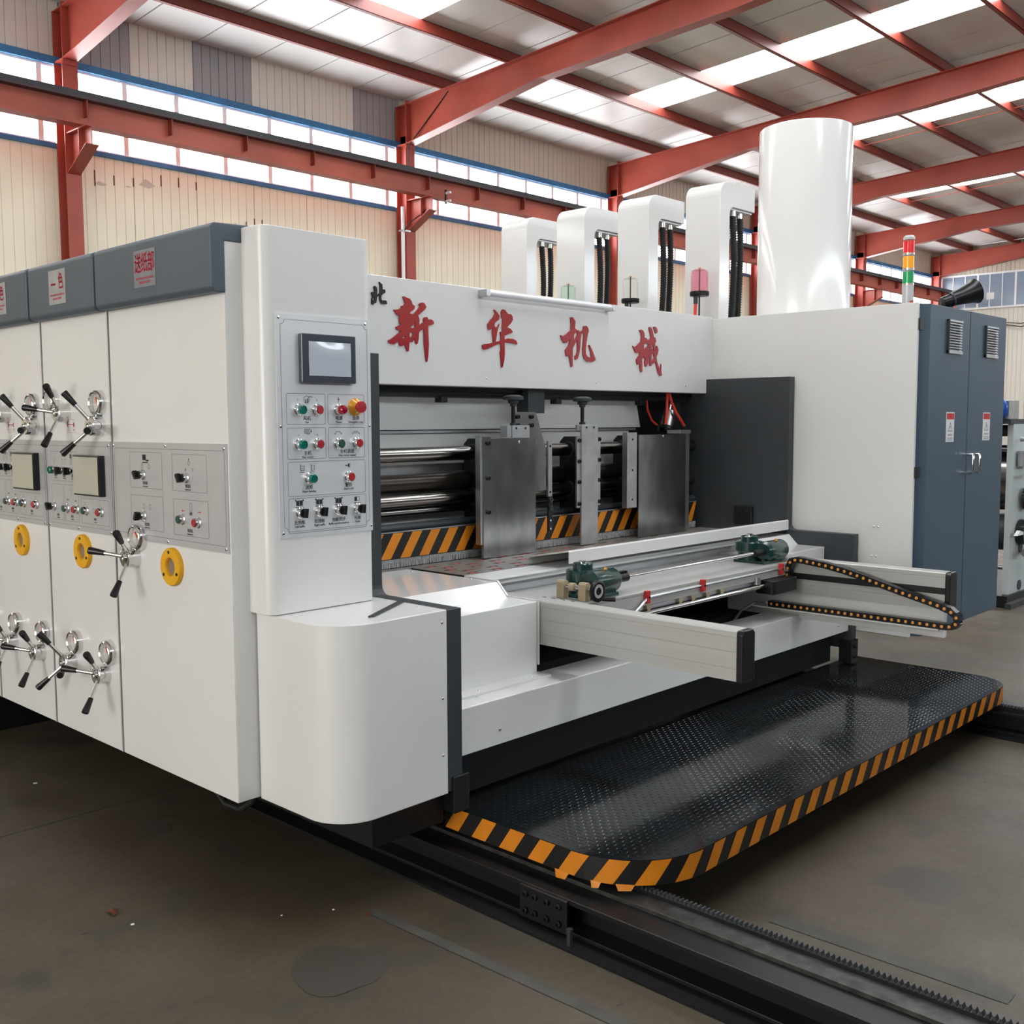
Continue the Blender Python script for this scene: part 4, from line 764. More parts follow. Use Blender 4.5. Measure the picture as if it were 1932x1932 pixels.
# the white right-hand tower and its electrical cabinet
tw = thing('machine_tower', (5.6, 3.0, 0.432), 'cream flank of the tall right-hand machine tower', 'machine tower')
MB().box(5.488, 5.51, 2.262, 3.60, 0.432, 2.212).build('flank_panel', 'white', tw, 0.002)
MB().box(5.511, 6.74, 2.60, 3.80, 0.45, 2.205).build('body', 'white', tw, 0.004)
for y, z in ((2.471, 1.018), (2.447, 1.018), (2.480, 0.856), (2.456, 0.856)): screw(tw, onleft(y, z, 5.488), ME_SCREW)
ec = thing('electrical_cabinet', (6.13, 2.4, 0.432), 'slate blue double-door electrical cabinet with vents and warning labels', 'electrical cabinet')
MB().box(5.511, 6.765, 2.285, 2.598, 0.425, 2.212).build('carcass', 'cabdark', ec, 0.004)
def door(xa, xb, hx, sgn, lx, vx):
    d = MB(); c = 0.03
    if sgn < 0: P = [(xa, 2.284), (xa+0.045, 2.240), (xb, 2.240), (xb, 2.284)]
    else: P = [(xa, 2.284), (xa, 2.240), (xb, 2.240), (xb, 2.284)]
    d.prism(P, 'z', 0.425, 2.212); d = d.build('door', 'cabinet', ec, 0.003)
    h = MB().tube([(hx, 2.24, 1.295), (hx, 2.19, 1.295), (hx, 2.182, 1.303), (hx, 2.182, 1.392), (hx, 2.19, 1.40), (hx, 2.24, 1.40)], 0.0075, 10).build('handle', 'chrome', d)
    for i in range(11): MB().prism([(2.24, 1.978+0.0145*i), (2.229, 1.976+0.0145*i), (2.229, 1.979+0.0145*i), (2.24, 1.988+0.0145*i)], 'x', vx, vx+0.19).build('vent_louvre', 'zinc', d)
    MB().box(vx-0.012, vx+0.205, 2.230, 2.241, 1.962, 1.978).build('vent_frame', 'zinc', d); MB().box(vx-0.012, vx+0.205, 2.232, 2.241, 2.136, 2.146).build('vent_frame', 'zinc', d)
    MB().box(vx-0.012, vx-0.002, 2.226, 2.241, 1.962, 2.146).build('vent_frame', 'cabdark', d)
    MB().box(lx, lx+0.115, 2.2385, 2.2405, 1.475, 1.640).build('warning_label', 'paper', d)
    MB().box(lx+0.006, lx+0.109, 2.2378, 2.2386, 1.600, 1.634).build('label_header', 'redpaint', d)
    t = MB(); W = onfront(lx+0.0575, 1.56, 2.2380)
    t.flat([(0, 0.026), (-0.034, -0.026), (0.034, -0.026)], [[(0, 0.018), (-0.027, -0.0225), (0.027, -0.0225)]], 0, 0, W)
    t.add([(0.002, 0.012, 0), (-0.008, -0.006, 0), (-0.001, -0.005, 0), (-0.004, -0.018, 0), (0.008, 0.001, 0), (0.001, 0.0, 0)], [(0, 1, 2, 5), (2, 3, 4, 5)], False, W)
    glyph_bars(t, W, 0, -0.046, 4, 0.012, 0.009, 0.004); glyph_bars(t, W, 0, -0.064, 7, 0.009, 0.005, 0.003); glyph_bars(t, W, 0, -0.074, 7, 0.009, 0.005, 0.003)
    tag(t.build('label_print', 'inkgrey', d), kind='stuff')
door(5.555, 6.170, 6.125, -1, 5.858, 5.842); door(6.178, 6.765, 6.225, 1, 6.420, 6.412)
for z in (2.10, 1.318): MB().box(5.500, 5.545, 2.252, 2.29, z-0.03, z+0.03).build('hinge', 'black', ec)

# ================================================================ FEED OPENING
XA, XB = 2.448, 5.428
bp = thing('back_panel', (3.9, 3.76, 1.0), 'pale grey sheet panels closing the back of the feed opening', 'panel')
MB().prism([(XA, 1.562), (XA, 1.735), (5.04, 1.735), (5.09, 1.562)], 'y', 3.755, 3.765).build('upper_sheet', 'white', bp, 0.001)
MB().box(XA, 5.03, 3.745, 3.775, 1.545, 1.557).build('joint_rail', 'zinc', bp)
MB().box(XA, 4.98, 3.76, 3.772, 1.0, 1.543).build('lower_sheet', 'white', bp)
MB().box(4.0, XB, 3.80, 3.82, 0.95, 1.80).build('dark_backing', 'black', bp)
tb = thing('tie_bar', (3.9, 3.70, 1.70), 'dark tie bar with small tabs under the header board', 'bar')
MB().cyl((XA, 3.68, 1.738), (XB, 3.68, 1.738), 0.026, n=16).build('bar', 'charcoal', tb)
MB().box(XA, XB, 3.62, 3.70, 1.742, 1.772).build('channel', 'black', tb)
for x in (3.40, 4.23, 4.98): MB().box(x-0.022, x+0.022, 3.655, 3.70, 1.690, 1.722).build('tab', 'black', tb, 0.003)
YR = 3.62
RL = ['top bright steel roller of the feed opening', 'dark second roller from the top', 'third bright steel roller from the top', 'thin dull roller lowest in the feed opening']
for k, (z, r, m) in enumerate(((1.450, 0.034, 'rollersteel'), (1.315, 0.045, 'rollerdark'), (1.240, 0.032, 'rollersteel'), (1.188, 0.019, 'rollersteel'))):
    yy = YR+(0.05 if k == 1 else 0.03 if k == 3 else 0)
    t = thing('feed_roller', (3.94, yy, z), RL[k], 'roller', 'feed rollers')
    MB().cyl((XA, yy, z), (XB, yy, z), r, n=28).build('roller_body', m, t)
    MB().cyl((XA-0.001, yy, z), (XA+0.012, yy, z), r*1.25, n=20).build('end_ring', 'black', t)
lb = MB().box(XA, 3.9, 3.70, 3.715, 1.36, 1.40).build('guide_rail', 'zinc'); tag(lb, 'flat grey rail showing between the upper rollers', 'rail')
se = thing('toothed_shaft', (3.94, 3.60, 1.10), 'dark finely toothed shaft just above the striped guard', 'shaft')
MB().cyl((XA, 3.605, 1.122), (XB, 3.605, 1.122), 0.020, n=20).build('shaft', 'charcoal', se)
t = MB()
for i in range(190):
    x = XA+0.01+i*0.0155; t.prism([(3.5845, 1.122), (3.59, 1.136), (3.605, 1.1425), (3.605, 1.102)], 'x', x, x+0.007)
tag(t.build('fine_teeth', 'black', se), kind='stuff')
# hazard striped guard with a bristle strip
sg = thing('striped_guard', (3.92, 3.555, 0.95), 'orange and black striped guard strip with brush bristles below', 'guard')
MB().box(XA, 5.392, 3.553, 3.568, 0.990, 1.108).build('guard_board', 'tapeblack', sg)
MB().box(XA, 5.396, 3.552, 3.570, 1.108, 1.112).build('top_edge', 'zinc', sg)
t = MB(); p = 0.113; x = XA-0.1
while x < 5.40:
    a = [max(XA, min(5.39, q)) for q in (x, x+p*0.52, x+p*0.52+0.075, x+0.075)]
    t.add([(a[0], 3.5522, 0.993), (a[1], 3.5522, 0.993), (a[2], 3.5522, 1.106), (a[3], 3.5522, 1.106)], [(0, 1, 2, 3)]); x += p
t.build('orange_stripes', 'orange', sg)
MB().box(XA, 5.388, 3.556, 3.566, 0.975, 0.990).build('brush_holder', 'zinc', sg)
t = MB(); rd = random.Random(4)
for i in range(520):
    x = XA+0.006+i*(5.38-XA)/520; d = rd.uniform(-0.003, 0.003)
    t.add([(x, 3.5545, 0.990), (x+0.0032, 3.5545, 0.990), (x+0.0032+d, 3.5545, 0.952), (x+d, 3.5545, 0.952), (x, 3.566, 0.990), (x+0.0032, 3.566, 0.990), (x+0.0032+d, 3.566, 0.952), (x+d, 3.566, 0.952)], [(0, 1, 2, 3), (4, 7, 6, 5), (0, 3, 7, 4), (1, 5, 6, 2)])
tag(t.build('bristles', 'brush', sg), kind='stuff')
# carriers: black blocks behind the three guides
def carrier(x0, x1, label):
    c = thing('guide_carrier', ((x0+x1)/2, 3.62, 1.12), label, 'carrier', 'black guide carriers')
    P = [(3.50, 1.12), (3.69, 1.12), (3.69, 1.49), (3.66, 1.518), (3.50, 1.518)]
    MB().prism(P, 'x', x0, x1).build('block', 'black', c, 0.004)
    for z in (1.450, 1.240): MB().cyl((x0-0.012, YR, z), (x0, YR, z), 0.042, n=20).build('bushing', 'charcoal', c); MB().cyl((x1, YR, z), (x1+0.012, YR, z), 0.042, n=20).build('bushing', 'charcoal', c)
carrier(3.555, 3.66, 'black carrier block behind the left baffle plate'); carrier(4.272, 4.36, 'black carrier block behind the middle guide plate'); carrier(4.74, 4.86, 'black carrier block behind the right baffle plate')
# left baffle
YG = 3.47
lbf = thing('baffle_plate', (3.64, YG, 0.952), 'stained steel baffle plate on the left with a bolted edge strip', 'baffle plate', 'steel baffle plates')
MB().box(3.515, 3.832, YG-0.006, YG, 0.952, 1.520).build('plate', 'stainless', lbf, 0.001)
MB().box(3.828, 3.834, YG-0.004, YG+0.025, 0.955, 1.518).build('folded_edge', 'zinc', lbf)
es = MB().box(3.462, 3.514, YG-0.010, YG+0.006, 0.955, 1.528).build('edge_strip', 'stainless', lbf, 0.001)
MB().box(3.448, 3.462, YG-0.004, YG+0.028, 1.02, 1.532).build('edge_return', 'zinc', lbf)
for z in (1.498, 1.334, 1.173): inst('bolt', ME_BOLT, lbf, onfront(3.494, z, YG-0.010))
screw(lbf, onfront(3.712, 1.500, YG-0.006), ME_BIGSCREW)
# middle guide plate
mg = thing('guide_plate', (4.24, YG, 0.955), 'narrow zinc guide plate in the middle with bolted flanges', 'guide plate')
MB().box(4.176, 4.312, YG-0.016, YG-0.004, 0.955, 1.580).build('plate', 'zinc', mg, 0.002)
MB().box(4.155, 4.176, YG-0.004, YG+0.008, 1.552, 1.580).build('lug', 'zinc', mg)
MB().box(4.148, 4.182, YG-0.008, YG+0.004, 1.150, 1.520).build('flange', 'zinc', mg, 0.002)
MB().box(4.306, 4.342, YG-0.008, YG+0.004, 1.155, 1.520).build('flange', 'zinc', mg, 0.002)
for z in (1.500, 1.392, 1.285, 1.172):
    inst('bolt', ME_BOLT, mg, onfront(4.164, z, YG-0.008)); inst('bolt', ME_BOLT, mg, onfront(4.326, z+0.004, YG-0.008))
for x in (4.215, 4.275): inst('hole', MB().cyl((0, 0, 0), (0, 0, 0.002), 0.006, n=10).mesh('hole', 'black') if x < 4.25 else bpy.data.meshes['hole'], mg, onfront(x, 1.566, YG-0.016))
# right baffle
rbf = thing('baffle_plate', (4.93, YG, 0.952), 'clean steel baffle plate on the right with a folded bright edge', 'baffle plate', 'steel baffle plates')
MB().box(4.678, 5.135, YG-0.010, YG-0.004, 0.952, 1.522).build('plate', 'stainless', rbf, 0.001)
MB().prism([(5.135, YG-0.010), (5.203, YG+0.012), (5.203, YG+0.02), (5.135, YG-0.004)], 'z', 0.958, 1.524).build('folded_edge', 'zinc', rbf)
MB().box(4.592, 4.668, YG-0.004, YG+0.006, 1.122, 1.536).build('edge_strip', 'zinc', rbf, 0.001)
MB().box(4.580, 4.592, YG-0.003, YG+0.03, 1.122, 1.536).build('edge_return', 'zinc', rbf)
MB().box(5.10, 5.21, YG+0.006, YG+0.10, 1.524, 1.545).build('top_bracket', 'zinc', rbf, 0.002)
for z in (1.498, 1.330, 1.168): inst('hole', bpy.data.meshes['hole'], rbf, onfront(4.628, z, YG-0.004))
screw(rbf, onfront(4.905, 1.512, YG-0.010), ME_BIGSCREW)
# adjusting knobs
def knob(x, y, z0, z1, label):
    k = thing('adjusting_knob', (x, y, z0), label, 'knob', 'adjusting knobs')
    MB().cyl((x, y, z0), (x, y, z1), 0.010, n=12).build('rod', 'black', k)
    MB().lathe([(0, 0), (0.018, 0), (0.018, 0.012), (0, 0.012)], (x, y, z0), n=6, smooth=False).build('lock_nut', 'charcoal', k)
    MB().lathe([(0, 0), (0.016, 0), (0.016, 0.012), (0.026, 0.016), (0.026, 0.028), (0.050, 0.032), (0.050, 0.046), (0.030, 0.054), (0, 0.056)], (x, y, z1), n=22).build('knob_head', 'charcoal', k)
knob(3.70, YG+0.02, 1.580, 1.672, 'black adjusting knob above the left baffle plate'); knob(4.200, YG+0.0, 1.582, 1.670, 'black adjusting knob above the middle guide plate')
kb = thing('knob_bracket', (3.72, YG+0.03, 1.52), 'small zinc angle bracket under the left knob', 'bracket')
MB().box(3.672, 3.796, YG-0.0, YG+0.012, 1.521, 1.580).build('face', 'zinc', kb, 0.001); MB().box(3.640, 3.671, YG+0.004, YG+0.05, 1.525, 1.579).build('return', 'zinc', kb)
for x in (3.70, 3.765): inst('hole', bpy.data.meshes['hole'], kb, onfront(x, 1.566, YG))
# hanging pillar with its tapered plate and the narrow pusher bar
hp = thing('hanging_pillar', (3.98, 3.62, 1.40), 'dark pillar with bolted tapered steel plate beside the left knob', 'pillar')
MB().box(3.905, 4.03, 3.58, 3.66, 1.640, 1.760).build('pillar', 'charcoal', hp, 0.002)
MB().prism([(3.745, 1.645), (3.90, 1.645), (3.975, 1.46), (3.975, 1.25), (3.86, 1.25), (3.86, 1.53), (3.745, 1.53)], 'y', 3.522, 3.534).build('tapered_plate', 'steel', hp, 0.001)
MB().prism([(3.90, 1.645), (3.905, 1.645), (3.98, 1.46), (3.975, 1.46)], 'y', 3.534, 3.58).build('plate_edge', 'nylon', hp)
for x in (3.765, 3.865):
    for z in (1.622, 1.580): inst('bolt', ME_BOLT, hp, onfront(x, z, 3.522))
pb = thing('pusher_bar', (3.94, YG, 1.045), 'narrow upright bar, zinc above and black below, left of the middle guide', 'bar')
MB().box(3.926, 3.956, YG-0.006, YG+0.006, 1.222, 1.500).build('upper_bar', 'zinc', pb, 0.001); MB().box(3.930, 3.962, YG-0.004, YG+0.006, 1.045, 1.222).build('lower_bar', 'black', pb, 0.001)
for z in (1.205, 1.165): MB().lathe([(0.005, 0), (0.013, 0), (0.013, 0.008), (0.005, 0.008)], (3.945, YG-0.004, z), (0, -1, 0), 14).build('ring_nut', 'charcoal', pb)
for z in (1.100, 1.058): screw(pb, onfront(3.946, z, YG-0.004), ME_BIGSCREW)
for z in (1.475, 1.245): inst('hole', bpy.data.meshes['hole'], pb, onfront(3.941, z, YG-0.006))
# pneumatic cylinder and red air lines at the right end
pc = thing('pneumatic_cylinder', (5.19, 3.64, 1.55), 'tilted small steel air cylinder beneath the header board', 'cylinder')
MB().cyl((5.175, 3.63, 1.565), (5.205, 3.63, 1.655), 0.045, n=22).build('barrel', 'steel', pc)
MB().cyl((5.205, 3.63, 1.655), (5.225, 3.63, 1.715), 0.012, n=10).build('piston_rod', 'chrome', pc)
MB().cyl((5.168, 3.63, 1.545), (5.175, 3.63, 1.565), 0.048, n=22).build('end_cap', 'black', pc)
for k, P in enumerate(([(5.115, 3.58, 1.765), (5.105, 3.575, 1.70), (5.095, 3.57, 1.64), (5.085, 3.57, 1.575)], [(5.13, 3.58, 1.765), (5.135, 3.565, 1.71), (5.175, 3.56, 1.65), (5.225, 3.56, 1.605), (5.265, 3.56, 1.565)], [(5.02, 3.66, 1.72), (5.03, 3.66, 1.66), (5.06, 3.65, 1.60), (5.09, 3.63, 1.57)])):
    t = thing('air_hose', P[-1], ['straight red air hose left of the small air cylinder', 'slanting red air hose across the small air cylinder', 'thin red air hose at the edge of the back panel'][k], 'hose', 'red air hoses')
    MB().tube(P, 0.0085 if k < 2 else 0.006, 10).build('hose', 'redhose', t); e = Vector(P[-1]); MB().cyl(e+Vector((0, 0, 0.004)), e-Vector((-0.006, 0, 0.03)), 0.010, n=10).build('fitting', 'black', t)

# ================================================================ FEED TABLE
ZT = 0.950
ft = thing('feed_table', (3.9, 3.3, ZT-0.02), 'grey slotted feed table with red wheels under the slots', 'feed table')
HX, HY = [], []
t = MB(); xs0, xs1, ys0, ys1 = 3.05, 5.38, 3.165, 3.50
holes = []
nx, ny = 15, 5
for i in range(nx):
    for j in range(ny):
        cx = xs0+0.075+i*0.155+(0.04 if j % 2 else 0.0); cy = ys0+0.036+j*0.066
        if cx+0.04 < xs1: holes.append((cx, cy))
hw, hh = 0.036, 0.011
for j in range(ny):                                       # rows of strips around real slots
    cy = ys0+0.036+j*0.066; ya = ys0 if j == 0 else cy-0.033; yb2 = ys1 if j == ny-1 else cy+0.033
    t.box(xs0, xs1, ya, cy-hh, ZT-0.006, ZT); t.box(xs0, xs1, cy+hh, yb2, ZT-0.006, ZT)
    row = sorted(h[0] for h in holes if abs(h[1]-cy) < 1e-6); prev = xs0
    for cx in row: t.box(prev, cx-hw, cy-hh, cy+hh, ZT-0.006, ZT); prev = cx+hw
    t.box(prev, xs1, cy-hh, cy+hh, ZT-0.006, ZT)
t.build('slotted_plate', 'tableplate', ft)
MB().box(xs0, xs1, ys0, ys1, ZT-0.10, ZT-0.06).build('suction_box', 'blackmatte', ft)
MB().box(xs0-0.006, xs0, ys0, ys1, ZT-0.10, ZT).build('suction_box_side', 'black', ft)
ME_WHEEL = MB().cyl((-0.015, 0, 0), (0.015, 0, 0), 0.026, n=16).mesh('feed_wheel', 'redwheel')
for cx, cy in holes:
    if cx < 4.3: inst('feed_wheel', ME_WHEEL, ft, Matrix.Translation((cx+0.008, cy, ZT-0.0255)))
MB().box(XA, XB, 3.50, 3.553, ZT-0.03, ZT-0.0005).build('rear_strip', 'tableplate', ft)
MB().box(3.05, XB, 3.02, 3.164, ZT-0.03, ZT-0.0008).build('front_strip', 'white', ft, 0.002)
wc_prof = [(2.727, 0.606), (2.727, 0.893), (2.890, 0.893), (2.945, 0.948), (3.50, 0.949), (3.50, 0.92), (2.96, 0.92), (2.91, 0.872), (2.76, 0.872), (2.76, 0.606)]
lc = thing('table_cover', (2.73, 3.0, 0.606), 'white stepped table cover left of the grey arm', 'machine cover', 'stepped table covers')
MB().prism(wc_prof, 'x', XA, 3.022).build('cover', 'whitegloss', lc, 0.0025)
MB().prism([(2.722, 0.64), (2.722, 0.898), (2.892, 0.898), (2.947, 0.953), (3.14, 0.953), (3.14, 0.940), (2.955, 0.940), (2.90, 0.886), (2.735, 0.886), (2.735, 0.64)], 'x', 3.024, 3.032).build('end_flange', 'white', lc)
MB().box(XA, 3.03, 2.66, 2.727, 0.6045, 0.612).build('foot_flange', 'white', lc)
for x in (2.66, 2.95): screw(lc, Matrix.Translation((x, 2.69, 0.612)), ME_SCREW)
for x, y in ((3.005, 3.08), (2.98, 3.42)): screw(lc, Matrix.Translation((x, y, 0.949)), ME_SCREW)
rc = thing('table_cover', (5.2, 3.0, 0.606), 'white stepped table cover at the right end of the feed table', 'machine cover', 'stepped table covers')
MB().prism(wc_prof, 'x', 4.985, XB).build('cover', 'whitegloss', rc, 0.0025)
MB().prism([(2.99, 0.90), (2.99, 0.955), (3.05, 0.955), (3.10, 0.93), (3.12, 0.88), (3.12, 0.80), (2.99, 0.80)], 'x', 4.97, 4.984).build('rounded_end', 'white', rc, 0.002)

# ================================================================ BACKSTOP CARRIAGE, ARMS, LOWER BEAM
lbm = thing('lower_cross_beam', (3.94, 2.66, 0.436), 'white lower cross beam above the black platform', 'beam')
MB().box(XA, XB, 2.575, 2.745, 0.436, 0.604).build('beam', 'white', lbm, 0.003)
for x, z in ((2.652, 0.491), (5.302, 0.482)): screw(lbm, onfront(x, z, 2.575), ME_BIGSCREW)
screw(lbm, Matrix.Translation((2.60, 2.64, 0.604)), ME_BIGSCREW)
MB().box(XA, XB, 2.90, 3.74, 0.20, 0.58).build('rear_base', 'blackmatte', lbm)
MB().box(2.48, 5.39, 2.66, 2.70, 0.26, 0.434).build('kick_plate', 'blackmatte', lbm)
def arm(x0, x1, label):
    a = thing('support_arm', ((x0+x1)/2, 2.5, 0.720), label, 'arm', 'grey extruded support arms')
    t = MB()                                             # extrusion profile with shallow grooves on both flanks
    P = [(x0, 0.720), (x0, 0.760), (x0+0.0015, 0.762), (x0, 0.764), (x0, 0.818), (x0+0.0015, 0.820), (x0, 0.822), (x0, 0.868), (x0+0.0015, 0.870), (x0, 0.872), (x0, 0.889), (x0+0.004, 0.893), (x1-0.004, 0.893), (x1, 0.889), (x1, 0.720)]
    t.prism(P, 'y', 1.835, 3.06).build('beam', 'alupaint', a, 0.0)
    c = MB().prism([(x0-0.001, 0.716), (x0-0.001, 0.882), (x0+0.012, 0.896), (x1-0.014, 0.896), (x1+0.001, 0.882), (x1+0.001, 0.716)], 'y', 1.812, 1.835).build('end_cap', 'blackpl', a, 0.004)
    return a
la = arm(3.036, 3.118, 'grey extruded support arm at the left with a black end cap')
ra = arm(4.850, 4.935, 'grey extruded support arm at the right behind the cable chain')
MB().box(4.8485, 4.8502, 1.835, 3.0, 0.792, 0.822).build('slot', 'black', ra)
MB().box(4.866, 4.90, 1.84, 3.0, 0.585, 0.719).build('lower_web', 'white', ra, 0.002)
bc = thing('backstop_carriage', (3.98, 2.83, 0.815), 'long flat carriage beam carrying the two green gearboxes', 'carriage')
MB().box(3.122, 4.832, 2.615, 3.045, 0.862, 0.875).build('top_plate', 'alupaint', bc, 0.002)
MB().box(3.122, 4.832, 2.615, 2.628, 0.815, 0.861).build('front_face', 'alupaint', bc, 0.001)
MB().box(3.15, 4.80, 2.66, 2.99, 0.790, 0.860).build('under_beam', 'charcoal', bc)
MB().box(3.3, 4.74, 2.632, 2.65, 0.792, 0.815).build('lower_rail', 'alu', bc)
for x in (3.62, 3.86, 3.96, 4.08, 4.20): MB().prism([(x-0.02, 0.815), (x+0.02, 0.815), (x+0.008, 0.785), (x-0.008, 0.785)], 'y', 2.618, 2.64).build('clip', 'nylon', bc)
for y in (2.80, 2.75, 2.70, 2.65): MB().lathe([(0, 0), (0.013, 0), (0.013, 0.006), (0.008, 0.012), (0, 0.013)], (3.146, y, 0.875), n=12).build('rubber_stud', 'black', bc)
o = MB().tube([(3.50, 2.60, 0.800), (3.54, 2.596, 0.828), (3.59, 2.606, 0.850), (4.0, 2.608, 0.853), (4.68, 2.608, 0.856), (4.76, 2.606, 0.84), (4.80, 2.60, 0.835)], 0.006, 8).build('signal_cable', 'zinc'); tag(o, 'thin grey cable clipped along the carriage front', 'cable')
for k, x in enumerate((3.588, 4.015, 4.725)):
    o = thing('sensor_block', (x, 2.605, 0.83), ['small red sensor block nearest the hand crank', 'small red sensor block in the middle of the carriage', 'small red sensor block nearest the cable chain'][k], 'sensor', 'red sensor blocks')
    MB().box(x-0.012, x+0.012, 2.596, 2.615, 0.826, 0.880).build('housing', 'redpaint', o, 0.002); MB().lathe([(0, 0), (0.005, 0), (0.005, 0.002), (0, 0.002)], (x+0.003, 2.596, 0.852), (0, -1, 0), 10).build('eye', 'black', o)
def gearbox(x, y, tx_, ty_, wx0, wx1, label):
    g = thing('gearbox', (x, y, 0.875), label, 'gearbox', 'green gearboxes')
    MB().box(x-0.078, x+0.105, y-0.088, y+0.090, 0.875, 0.890).build('base_plate', 'gearbox', g, 0.003)
    MB().lathe([(0, 0), (0.058, 0), (0.058, 0.030), (0.070, 0.045), (0.070, 0.086), (0.066, 0.091), (0.043, 0.093), (0.043, 0.116), (0.039, 0.120), (0.0, 0.120)], (tx_, ty_, 0.890), n=28).build('turret', 'gearbox', g)
    MB().cyl((tx_, ty_, 1.010), (tx_, ty_, 1.018), 0.017, n=12).build('shaft_end', 'chrome', g)
    MB().lathe([(0, 0), (0.040, 0), (0.052, 0.014), (0.052, wx1-wx0-0.02), (0.040, wx1-wx0), (0, wx1-wx0)], (wx0, 2.69, 0.936), (1, 0, 0), n=26).build('worm_housing', 'gearbox', g)
    MB().box((wx0+wx1)/2-0.05, (wx0+wx1)/2+0.05, 2.65, 2.73, 0.890, 0.91).build('housing_foot', 'gearbox', g)
    MB().lathe([(0, 0), (0.008, 0), (0.006, 0.010), (0, 0.011)], (wx0+(wx1-wx0)*0.55, 2.675, 0.985), n=10).build('oil_plug', 'amber', g)
    for dx, dy in ((-0.06, -0.07), (0.09, -0.07), (0.09, 0.07)): MB().lathe([(0, 0), (0.009, 0), (0.009, 0.009), (0, 0.009)], (x+dx, y+dy, 0.890), n=6, smooth=False).build('bolt', 'black', g)
    return g
gearbox(3.335, 2.73, 3.350, 2.765, 3.290, 3.470, 'dark green gearbox with a black hand crank, nearer one')
gearbox(4.735, 2.75, 4.720, 2.785, 4.690, 4.880, 'dark green gearbox beside the cable chain, farther one')
hc = thing('hand_crank', (3.24, 2.66, 0.875), 'black round hand crank on nylon blocks beside the nearer gearbox', 'hand crank')
XC = 3.236
for y in (2.778, 2.662):
    MB().prism([(XC-0.017, 0.8755), (XC+0.017, 0.8755), (XC+0.017, 0.942), (XC+0.009, 0.950), (XC-0.009, 0.950), (XC-0.017, 0.942)], 'y', y-0.019, y+0.019).build('bearing_block', 'nylon', hc, 0.002)
MB().cyl((XC, 2.800, 0.926), (XC, 2.592, 0.926), 0.0095, n=12).build('shaft', 'chrome', hc)
MB().cyl((XC, 2.735, 0.926), (XC, 2.71, 0.926), 0.017, n=12).build('shaft_collar', 'nylon', hc)
dcr = Vector((0.0, -1.0, 0.0)); dp = (XC, 2.604, 0.922)
MB().lathe([(0, 0), (0.040, 0), (0.044, 0.005), (0.044, 0.016), (0.039, 0.019), (0.030, 0.019), (0.030, 0.015), (0, 0.015)], dp, dcr, 26).build('crank_disc', 'blackpl', hc)
MB().lathe([(0.016, 0.0155), (0.028, 0.0155), (0.028, 0.017), (0.016, 0.017)], dp, dcr, 22).build('scale_ring', 'plate', hc)
MB().lathe([(0, 0.015), (0.012, 0.015), (0.012, 0.021), (0.006, 0.021), (0.006, 0.017), (0, 0.017)], dp, dcr, 16).build('hub', 'black', hc)
pk = Vector((XC+0.024, 2.59, 0.888)); MB().cyl(pk, pk+Vector((0.03, -0.045, 0)), 0.009, 0.011, n=12).build('crank_pin', 'blackpl', hc)
ds = thing('drive_shaft', (4.08, 2.69, 0.93), 'long bright drive shaft joining the two gearboxes', 'shaft')
MB().cyl((3.545, 2.69, 0.936), (4.62, 2.69, 0.936), 0.0095, n=14).build('shaft', 'chrome', ds)
MB().cyl((3.472, 2.69, 0.936), (3.552, 2.69, 0.936), 0.020, n=16).build('coupling', 'black', ds)
for i in range(4): MB().box(3.478+0.019*i, 3.490+0.019*i, 2.680, 2.700, 0.953, 0.964).build('set_screw', 'black', ds)
MB().cyl((4.60, 2.69, 0.936), (4.688, 2.69, 0.936), 0.018, n=16).build('coupling', 'black', ds)
lr = thing('guide_rod', (3.95, 2.60, 0.78), 'polished guide rod running below the carriage', 'rod')
MB().cyl((3.16, 2.60, 0.783), (4.62, 2.60, 0.788), 0.010, n=14).build('rod', 'chrome', lr); MB().box(3.16, 4.60, 2.622, 2.640, 0.770, 0.794).build('carrier_strip', 'black', lr)
MB().rbox(4.56, 4.80, 2.55, 2.66, 0.745, 0.812, 0.02).build('rod_bracket', 'black', lr, 0.004); MB().cyl((4.50, 2.61, 0.80), (4.50, 2.61, 0.835), 0.018, n=10).build('spring', 'zinc', lr)
# channel cover lying along the table front
ch = thing('channel_cover', (4.4, 3.05, 0.94), 'long white folded channel cover along the front of the feed table', 'machine cover')
CP = [(2.950, 0.974), (2.950, 1.026), (2.955, 1.031), (3.185, 0.990), (3.205, 0.975), (3.208, 0.905)]
CP2 = [(y+0.005 if i < 2 else y, z-0.0045 if i >= 2 else z) for i, (y, z) in enumerate(CP)][::-1]; CP2 = [(3.203, 0.905), (3.200, 0.972), (3.183, 0.985), (2.957, 1.025), (2.9545, 1.024), (2.9545, 0.974)]
MB().prism(CP+CP2, 'x', 3.482, 5.425).build('folded_sheet', 'white', ch, 0.0)
al = thing('front_apron', (4.2, 3.04, 0.80), 'brushed aluminium apron sheet between table cover and carriage', 'panel')
MB().prism([(3.0, 0.945), (3.03, 0.94), (3.055, 0.905), (3.055, 0.80), (3.048, 0.80), (3.048, 0.903), (3.026, 0.934), (3.0, 0.939)], 'x', 3.033, 4.968).build('apron_sheet', 'alu', al)
MB().box(3.033, 4.968, 3.046, 3.0545, 0.895, 0.903).build('apron_rib', 'zinc', al)
